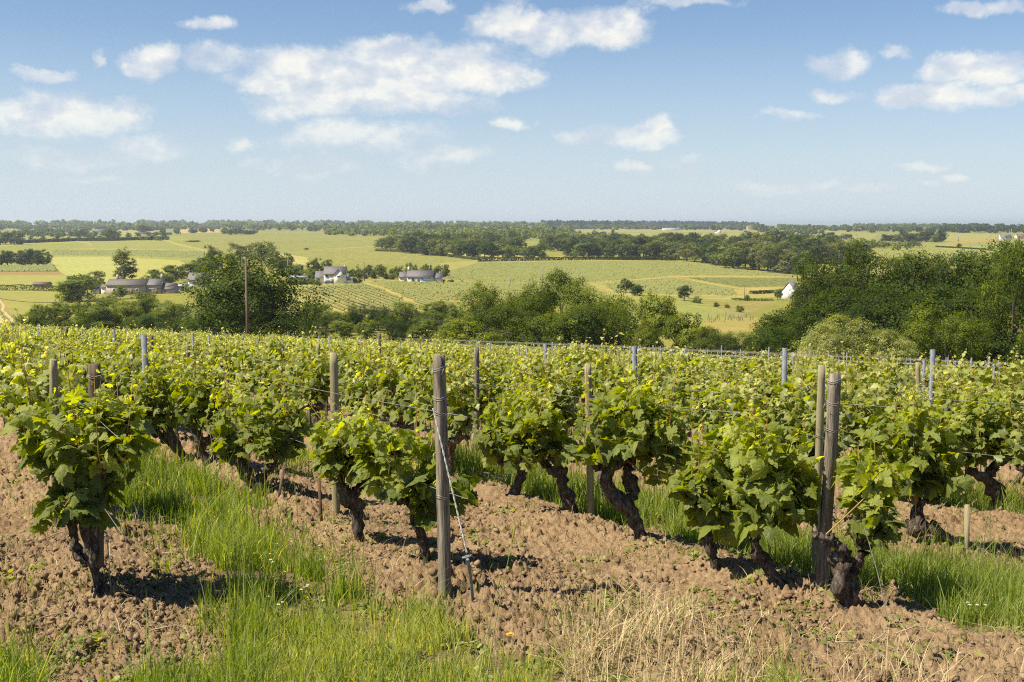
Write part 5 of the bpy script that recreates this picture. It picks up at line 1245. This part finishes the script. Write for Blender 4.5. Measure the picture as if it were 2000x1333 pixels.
hedge('dark shrubs at the edge of the white gable yard', [(1526,571),(1538,571)], 6, 2.0, 5, ls=.3)
hedge('tangled hedgerow across the left fields', [(30,476),(90,474),(150,471.5),(220,471),(330,468.5)], 5.5, 4.0, 6, 'dark', 2.0, .8)
hedge('low green bank running to the long straight hedge', [(735,491),(800,493),(860,499),(935,509)], 3.5, 4.0, 7, 'mid', 2.0, .5)
hedge('thin dark hedge on the right-hand plain', [(1828,483),(1925,488.5)], 2, 2.0, 8, 'dark', 3, .6)
hedge('low hedge on the green lower slope', [(1430,586.5),(1508,588)], 3.5, 1.5, 9, 'mid', 4, .3)
HAZE = 0.00010
# ------------------------------------------------------------------ vine rows on the far slopes
M_FROW = leaf_mat('far_vine_rows', (.10, .115, .022), (.155, .165, .038), (.22, .22, .065), None, .2, .6, .2)
def far_rows(label, poly, d0, d1, sp, h=.95, w=.55, seg=1.1, seed=0, gap=.06, posts=False):
    r = np.random.default_rng(seed); W3 = np.array([hit(p[0], p[1], ymin=150)[:2] for p in poly])
    a = hit(*d0, ymin=150)[:2]; b = hit(*d1, ymin=150)[:2]; D = unit(b - a); Nn = np.array([-D[1], D[0]])
    tn = W3 @ Nn; Vs = []; Qs = []; tt = []; o_ = 0
    for t in np.arange(tn.min() + sp / 2, tn.max(), sp):
        xs = []
        k = len(W3)
        for i in range(k):
            p, q = W3[i], W3[(i + 1) % k]; tp, tq = p @ Nn - t, q @ Nn - t
            if tp * tq < 0: u_ = tp / (tp - tq); xs.append((p + (q - p) * u_) @ D)
        xs.sort()
        for s0, s1 in zip(xs[::2], xs[1::2]):
            m = int((s1 - s0) / seg)
            if m < 2: continue
            s = np.linspace(s0, s1, m); c = Nn[None] * t + D[None] * s[:, None] + r.normal(0, .05, (m, 1)) * Nn; z = zt(c[:, 0], c[:, 1])
            hh = h * r.uniform(.55, 1.15, m); ww = w * r.uniform(.5, 1.1, m); z0 = z + .28 * h
            ring = np.stack([np.column_stack([c + Nn * (-ww / 2)[:, None], z0]), np.column_stack([c + Nn * (-ww / 2 * .9)[:, None], z + hh * .75]), np.column_stack([c, z + hh]), np.column_stack([c + Nn * (ww / 2 * .9)[:, None], z + hh * .75]), np.column_stack([c + Nn * (ww / 2)[:, None], z0])], 1)
            ring += r.normal(0, .05, ring.shape)
            Vs.append(ring.reshape(-1, 3)); keep = r.random(m - 1) > gap; i = (np.arange(m - 1)[keep] * 5)[:, None] + np.arange(4)[None]; i = i.reshape(-1) + o_
            Qs.append(np.stack([i, i + 1, i + 6, i + 5], 1)); tt.append(np.repeat(np.clip(r.normal(.45, .2, m), 0, 1), 5)); o_ += 5 * m
    return tag(ob('slope_vineyard', mk('slope_vineyard', np.vstack(Vs), [np.vstack(Qs)], M_FROW, tint=np.concatenate(tt))), label, 'vineyard', kind='stuff')
far_rows('striped young vineyard running down from the two-storey house', A_POLY, (605,564), (712,607), 2.7, 1.0, .55, seed=1)
far_rows('vineyard of thin dark rows below the bungalow', B_POLY, (745,556), (870,588), 2.6, .95, .5, seed=2)
far_rows('speckled vineyard on the tan slope right of centre', [(1180,556),(1235,551),(1312,544),(1430,567),(1440,578),(1340,577),(1200,572)], (1200,560), (1400,576), 2.8, .75, .6, seed=3, gap=.35)
far_rows('green vineyard above the tan track on the right', [(1345,544),(1560,545),(1540,560),(1450,562),(1390,552)], (1350,546), (1540,553), 2.8, .65, .6, seed=4, gap=.15)
far_rows('wide vineyard below the long straight hedge', [(870,532),(935,514),(1110,511),(1320,512),(1420,524),(1560,540),(1310,539),(1228,547),(1090,554),(930,551),(880,546)], (940,520), (1300,544), 3.4, .6, .5, seed=5, gap=.12)
far_rows('vine rows at the lower left border of the valley', [(-60,588),(2,590),(30,625),(30,655),(-60,655)], (0,592), (28,630), 2.6, 1.0, .7, seed=6, gap=.15)
far_rows('dark vineyard strip under the left copse', [(-60,520),(104,520),(112,531),(-60,531)], (0,522), (100,528), 2.6, 1.1, 1.0, seed=7)
far_rows('green vineyard across the left fields', [(100,489),(400,492),(398,506),(240,500),(104,499)], (105,493), (395,500), 3.6, .9, .6, seed=8, gap=.12)
# stakes on the lower right slope
mstk = MB().box((0, 0, .8), (.09, .09, 1.7)).mesh('vine_stake', M_WOOD_TAN)
g_ = np.random.default_rng(17)
for i in range(60):
    px = g_.uniform(1382, 1478); py = g_.uniform(618, 632) + (px - 1382) * -.05; b = hit(px, py, ymin=150)
    tag(ob('vine_stake', mstk, None, b, g_.uniform(0, 1)), 'thin pale stake standing in the young plot on the lower right slope', 'stake', 'pale stakes in the young plot')

# ------------------------------------------------------------------ houses
M_WHITE = simple_mat('white_render', (.80, .77, .70), .9, .2, col2=(.60, .57, .50), scale=.8); M_CREAM = simple_mat('cream_render', (.76, .69, .52), .9, .2, col2=(.54, .46, .33), scale=.8)
M_STONE = simple_mat('pale_stone_wall', (.45, .40, .34), .9, .2, col2=(.33, .29, .24), scale=1.5); M_SLATE = simple_mat('slate_roof', (.12, .108, .115), .7, .3, col2=(.17, .155, .155), scale=1.2)
M_OLDSL = simple_mat('lichened_slate_roof', (.17, .145, .13), .85, .2, col2=(.11, .10, .10), scale=1.5); M_RED = simple_mat('red_tile_roof', (.20, .11, .085), .8, .3)
M_GLASS = simple_mat('dark_window_glass', (.03, .035, .045), .15, .6); M_FRAME = simple_mat('window_frame', (.72, .72, .70), .6, .3); M_DOOR = simple_mat('door_wood', (.16, .10, .06), .7, .3); M_SHED = simple_mat('grey_metal_roof', (.40, .42, .46), .6, .3)
def house(name, label, px, base, rot, vols, cat='house', wins=(), doors=(), chims=(), scl=(.92, .92, .95)):
    """vols: (cx, cy, w, d, eave, ridge, axis, wall material, roof material), metres; front faces local -y"""
    b = hit(px, base, ymin=150); t = thing(name, label, cat, b, math.radians(rot))
    t.scale = scl; roofs = []
    for (cx, cy, w, d, e, r_, ax, mw, mr) in vols:
        mb = MB()
        if ax == 'x':
            poly = [(-d/2, -1.0), (d/2, -1.0), (d/2, e), (0, r_), (-d/2, e)]; mb.prism(poly, -w/2, w/2); V = mb.V[0].copy(); mb.V[0] = np.stack([V[:, 1] + cx, V[:, 0] + cy, V[:, 2]], 1)
        else:
            poly = [(-w/2, -1.0), (w/2, -1.0), (w/2, e), (0, r_), (-w/2, e)]; mb.prism(poly, -d/2, d/2); mb.V[0] = mb.V[0] + np.array([cx, cy, 0])
        ob('wall', mb.mesh('wall', mw), t)
        mb = MB(); s_ = d if ax == 'x' else w; l = (w if ax == 'x' else d) + .5; sl = (r_ - e) / (s_ / 2); o_ = .35; th = .18
        sec = [(-s_/2 - o_, e - sl * o_ + .02), (0, r_ + .02), (s_/2 + o_, e - sl * o_ + .02), (s_/2 + o_, e - sl * o_ + .02 + th), (0, r_ + .02 + th * 1.2), (-s_/2 - o_, e - sl * o_ + .02 + th)]
        mb.prism([sec[0], sec[1], sec[4], sec[5]], -l/2, l/2); mb.prism([sec[1], sec[2], sec[3], sec[4]], -l/2, l/2)
        for q in range(2):
            V = mb.V[q]; mb.V[q] = (np.stack([V[:, 1] + cx, V[:, 0] + cy, V[:, 2]], 1) if ax == 'x' else V + np.array([cx, cy, 0]))
        roofs.append(ob('roof', mb.mesh('roof', mr), t))
    for (vi, cx, cy, z, m_) in chims:
        ob('chimney', MB().box((cx, cy, z), (.9, .7, 2.0)).box((cx, cy, z + 1.1), (.5, .4, .4)).mesh('chimney', m_), roofs[vi])
    for (x, yy, z, w, h) in wins:
        f = ob('window', MB().box((x - w/2, yy - .04, z), (.09, .14, h + .1)).box((x + w/2, yy - .04, z), (.09, .14, h + .1)).box((x, yy - .04, z + h/2), (w, .14, .09)).box((x, yy - .04, z - h/2), (w, .14, .09)).box((x, yy - .04, z), (.06, .12, h)).mesh('frame', M_FRAME), t)
        ob('pane', MB().box((x, yy - .02, z), (w - .05, .06, h - .05)).mesh('pane', M_GLASS), f)
    for (x, yy, z, w, h) in doors:
        ob('door', MB().box((x, yy - .03, z), (w, .1, h)).mesh('door', M_DOOR), t)
    return t
house('farmhouse', 'long low farmhouse with an old grey slate roof, left of the broad oak', 262, 574, -4, [(-2.0, 0, 17, 8, 3.7, 5.9, 'x', M_STONE, M_OLDSL), (9.6, .3, 6.5, 7, 3.8, 6.0, 'x', M_STONE, M_SLATE), (-12, 1, 3.2, 6, 2.6, 3.6, 'x', M_WHITE, M_OLDSL), (15.6, 0, 6, 5, 2.2, 4.3, 'x', M_STONE, M_SLATE)],
      wins=[(-7, -4, 1.6, 1.1, 1.2), (-2.5, -4, 1.6, 1.1, 1.2), (3.0, -4, 1.6, 1.2, 1.3), (8.2, -3.2, 1.7, 1.1, 1.3), (14.6, -2.5, 1.3, .9, .9)], doors=[(.5, -4, .9, 1.2, 2.3), (11.0, -3.2, .9, 1.2, 2.3)], chims=[(1, 12.3, .3, 7.0, M_STONE), (0, -7, 0, 6.8, M_STONE)])
house('house', 'small white house with a slate roof partly hidden by the broad oak', 390, 561, 4, [(0, 0, 9, 7, 3.4, 6.2, 'x', M_WHITE, M_SLATE)], wins=[(-1.8, -3.5, 1.9, 1.3, 1.3), (-.2, -3.5, 1.9, 1.0, 1.3)], doors=[(2.2, -3.5, 1.0, 1.0, 2.1)])
house('house', 'two-storey pale house with a front gable and slate roof above the striped vineyard', 655, 553.5, 3, [(.2, 0, 10.5, 8, 4.6, 7.6, 'x', M_WHITE, M_SLATE), (2.2, -2.6, 4.6, 4.6, 4.4, 6.8, 'y', M_WHITE, M_SLATE), (-7.0, .6, 4.6, 6, 2.8, 5.4, 'x', M_WHITE, M_SLATE), (6.9, -1, 3.6, 5, 2.4, 2.9, 'x', M_WHITE, M_SHED)],
      wins=[(-3.6, -4, 3.4, 1.3, 1.2), (-1.6, -4, 3.6, .7, .7), (-.7, -4, 3.6, .7, .7), (2.2, -4.9, 3.3, 1.6, .8), (-7.6, -2.4, 1.7, .9, .9), (6.9, -3.5, 1.9, 1.8, 1.0)], doors=[(-1.0, -4, 1.0, 1.1, 2.0)], chims=[(0, 4.6, 1.4, 7.2, M_STONE)])
house('house', 'long cream bungalow with a dark slate roof and a blue car in front', 822, 552, -2, [(0, 0, 13, 8, 3.0, 5.6, 'x', M_CREAM, M_SLATE), (-8.4, .6, 4.2, 7, 2.7, 4.9, 'x', M_CREAM, M_SLATE), (8.6, .5, 4.4, 7, 2.4, 4.4, 'x', M_WHITE, M_SLATE)],
      wins=[(-3.4, -4, 1.5, 1.5, 1.4), (1.2, -4, 1.7, 1.5, 1.1), (4.6, -4, 1.9, 1.5, .6)], doors=[(-.8, -4, 1.0, 1.0, 2.0)], chims=[(0, -6.1, 0, 6.4, M_CREAM)])
house('house', 'bright white gabled house with a slate roof at the edge of the great wood', 1545, 583, 66, [(0, 0, 14, 7, 3.2, 7.4, 'x', M_WHITE, M_SLATE)], wins=[(-2, -3.5, 1.7, 1.1, 1.2), (3, -3.5, 1.7, 1.1, 1.2)])
house('farmhouse', 'small white farmhouse on the right-hand plain near the border', 1963, 470, 0, [(0, 0, 17, 9, 4.2, 8.4, 'x', M_WHITE, M_SLATE)], wins=[(-4, -4.5, 2.2, 1.4, 1.4), (3, -4.5, 2.2, 1.4, 1.4)])
house('farmhouse', 'cream farmhouse at the very right of the far plain', 1994, 468, 5, [(0, 0, 18, 9, 4.2, 7.5, 'x', M_CREAM, M_RED)], wins=[(-5, -4.5, 2.2, 1.4, 1.4)])
for (px, b_, w, e, r_, mw, mr, lab) in [(140,461,28,3,6,M_STONE,M_RED,'long red-roofed farm shed among the far left trees'),(300,459.5,60,3,4,M_STONE,M_OLDSL,'long low grey-roofed barn in the far left fields'),(195,455,26,4,8,M_STONE,M_OLDSL,'far grey barn behind the lone round tree'),(383,447.5,55,6,12,M_STONE,M_OLDSL,'grey barn standing at the edge of the wheat field on the left skyline'),
                                      (487,443.5,14,9,22,M_WHITE,M_SLATE,'tall white gable standing in the trees on the left skyline'),(1312,450.5,50,4,6,M_WHITE,M_SHED,'long pale greenhouse on the far central plain'),(1402,456,14,3,8,M_WHITE,M_RED,'small red-roofed house on the far central plain'),(1465,449.5,18,5,12,M_CREAM,M_RED,'pinkish house among the trees on the right skyline'),
                                      (1037,448.5,22,3,9,M_STONE,M_SLATE,'far slate roof above the long wood'),(1788,447.5,16,4,8,M_CREAM,M_RED,'tiny cream house on the right skyline'),(711,461,10,2.5,4.5,M_CREAM,M_RED,'tiny red-roofed hut at the edge of the green vineyard')]:
    house('farm_building', lab, px, b_, 0 if w != 14 else 90, [(0, 0, w, 12 if w > 12 else 6, e, r_, 'x', mw, mr)], 'building', wins=[(-w * .25, -6 if w > 12 else -3, e * .55, 1.6, 1.2)], doors=[(w * .2, -6 if w > 12 else -3, 1.2, 2.4, 2.4)])
house('shed', 'low rusty-roofed shed behind the clipped hedge on the left', 83, 562, 0, [(0, 0, 7.5, 4, 1.6, 2.4, 'x', M_STONE, M_RED)], 'shed', doors=[(1, -2, .7, 1.0, 1.5)])
house('shed', 'white and grey lean-to in the yard left of the long farmhouse', 196, 574, 0, [(0, 0, 5, 4, 1.9, 2.8, 'x', M_WHITE, M_SLATE)], 'shed', doors=[(1, -2, .8, 1.2, 1.8)])
house('shed', 'garden shed with a dark doorway left of the two-storey house', 586, 549, 0, [(0, 0, 8, 4, 1.8, 2.3, 'x', M_STONE, M_SHED)], 'shed', doors=[(1, -2, .8, 1.6, 1.7)])
house('shed', 'white panelled shed right of the long farmhouse', 355, 569, 0, [(0, 0, 5, 4, 2.2, 2.9, 'x', M_WHITE, M_SHED)], 'shed', doors=[(1, -2, .9, 1.2, 1.9)])

# ------------------------------------------------------------------ cars
def car_geo(col):
    mp = simple_mat('car_paint', col, .3, .6, col2=col); body = MB(); W_ = 1.7
    body.prism([(-2.05, .28), (2.05, .28), (2.1, .62), (1.95, .82), (1.05, .92), (-1.9, .95), (-2.1, .8)], -W_/2, W_/2)
    cab = MB(); cab.prism([(-1.75, .93), (.95, .92), (.35, 1.38), (-1.45, 1.42)], -W_/2 + .12, W_/2 - .12)
    glass = MB(); glass.prism([(-1.45, 1.0), (.72, 1.0), (.32, 1.30), (-1.3, 1.33)], -W_/2 + .105, W_/2 - .105)
    return body.mesh('body', mp), cab.mesh('cabin', mp), glass.mesh('side_glass', M_GLASS)
M_TYRE = simple_mat('tyre_rubber', (.03, .03, .03), .9, .1); wheel_m = MB().tube([(0, -.1, 0), (0, .1, 0)], .32, 14).mesh('wheel', M_TYRE)
def car(label, px, base, col, rot):
    b = hit(px, base, ymin=150); t = thing('parked_car', label, 'car', b, math.radians(rot)); g = car_geo(col); ob('body', g[0], t); ob('cabin', g[1], t); ob('side_glass', g[2], t)
    for sx_ in (-1.3, 1.3):
        for sy in (-.78, .78): ob('wheel', wheel_m, t, (sx_, sy, .32))
car('light blue car parked in front of the cream bungalow', 829, 553, (.10, .28, .48), 3); car('second blue car beside the light blue one', 839, 552.6, (.16, .34, .52), -4)
car('dark car on the terrace of the two-storey house', 642, 554.2, (.10, .13, .20), 20)
car('white van-like car in front of the right-hand farmhouse', 1962, 471, (.75, .75, .73), 0); car('small white car right of the other at the right-hand farmhouse', 1974, 471, (.75, .75, .73), 10)

# ------------------------------------------------------------------ poles and cables
M_POLE = simple_mat('brown_pole', (.20, .14, .10), .9, .2, col2=(.11, .08, .06), scale=4, stretch=(1, 1, .1)); M_CONC = simple_mat('grey_pole', (.28, .28, .27), .8, .3); M_CABLE = simple_mat('black_cable', (.02, .02, .02), .6, .3)
def pole(label, px, top, y=None, base=None, r=.12, arm=0, m=None):
    if y is None: y = hit(px, base, ymin=150)[1]
    a = at(px, top, y); z = gz(a[0], y); h = a[2] - z; t = thing('utility_pole', label, 'pole', (a[0], y, z))
    ob('shaft', MB().tube([(0, 0, -.3), (0, 0, h * .5), (0, 0, h)], [r * 1.25, r, r * .75], 10).mesh('shaft', m or M_POLE, smooth=True), t)
    if arm:
        ob('crossarm', MB().box((0, -.05, h - .35), (arm, .1, .12)).mesh('crossarm', M_POLE), t)
        for s in (-1, 0, 1): ob('insulator', MB().tube([(s * arm * .42, -.05, h - .3), (s * arm * .42, -.05, h - .1)], .05, 6).mesh('insulator', M_CONC), t)
    return a
pT = pole('tall thin brown pole in front of the broad dark oak', 480, 503, y=72, r=.085)
pL = pole('grey pole at the left edge of the striped vineyard', 562, 508, base=551, r=.16, m=M_CONC, arm=1.0)
pole('dark pole between the two white houses', 711, 512, base=549, r=.2, arm=1.2)
pole('thin pole in the wide vineyard left of the central clump', 1059, 520, base=560, r=.12, m=M_CONC); pole('thin pale pole right of the bungalow', 896, 534, base=546, r=.11, m=M_CONC); pole('pale pole over the leftmost oak of the central clump', 997, 538, base=556, r=.11, m=M_CONC)
pole('thin dark pole on the slope left of the white gable', 1455, 549, base=588, r=.12, arm=.9); pole('white mast on the far central plain', 1405, 449, base=459, r=.5, m=M_WHITE)
pole('taller white mast by the right-hand farmhouse', 1976, 447, base=470, r=.4, m=M_CONC); pole('shorter mast by the right-hand farmhouse', 1972, 451, base=469, r=.35, m=M_CONC); pole('thin pole on the right-hand plain', 1872, 458, base=472, r=.4, m=M_CONC)
def cable(label, a, b, sag, r=.028):
    t = np.linspace(0, 1, 30)[:, None]; P_ = a + (b - a) * t; P_[:, 2] -= 4 * sag * (t * (1 - t))[:, 0]
    tag(ob('overhead_cable', MB().tube(P_, r, 5).mesh('overhead_cable', M_CABLE)), label, 'cable', 'overhead cables')
pk = at(480, 521, 72); lf = at(-80, 557, 190)
cable('dark cable running left from the tall thin pole over the valley', pk, lf, 2.6, .030)
cable('black cable running down to the right from the grey pole across the striped vineyard', at(562, 546, 420), at(1000, 652, 120), 1.5, .075)

# ------------------------------------------------------------------ air
m_, nt = mat('valley_haze'); n = N(nt)
pv = n('ShaderNodeVolumePrincipled', {'Color': (.82, .92, 1.0, 1), 'Density': HAZE, 'Anisotropy': .25})
n.out(None, pv.outputs[0])
hz = MB().box((0, 9500, 0), (24000, 21000, 1)); V = hz.V[0]
zmin = float(ground.data.vertices and min(v[2] for v in [(0, 0, float(np.min(prof(np.linspace(0, 20000, 400)))))])) - 60
V[:, 2] = np.where(V[:, 2] < 0, zmin, 48.0)
HZ = tag(ob('haze', hz.mesh('haze', m_)), 'pale summer haze filling the air over the valley', 'haze', kind='stuff')
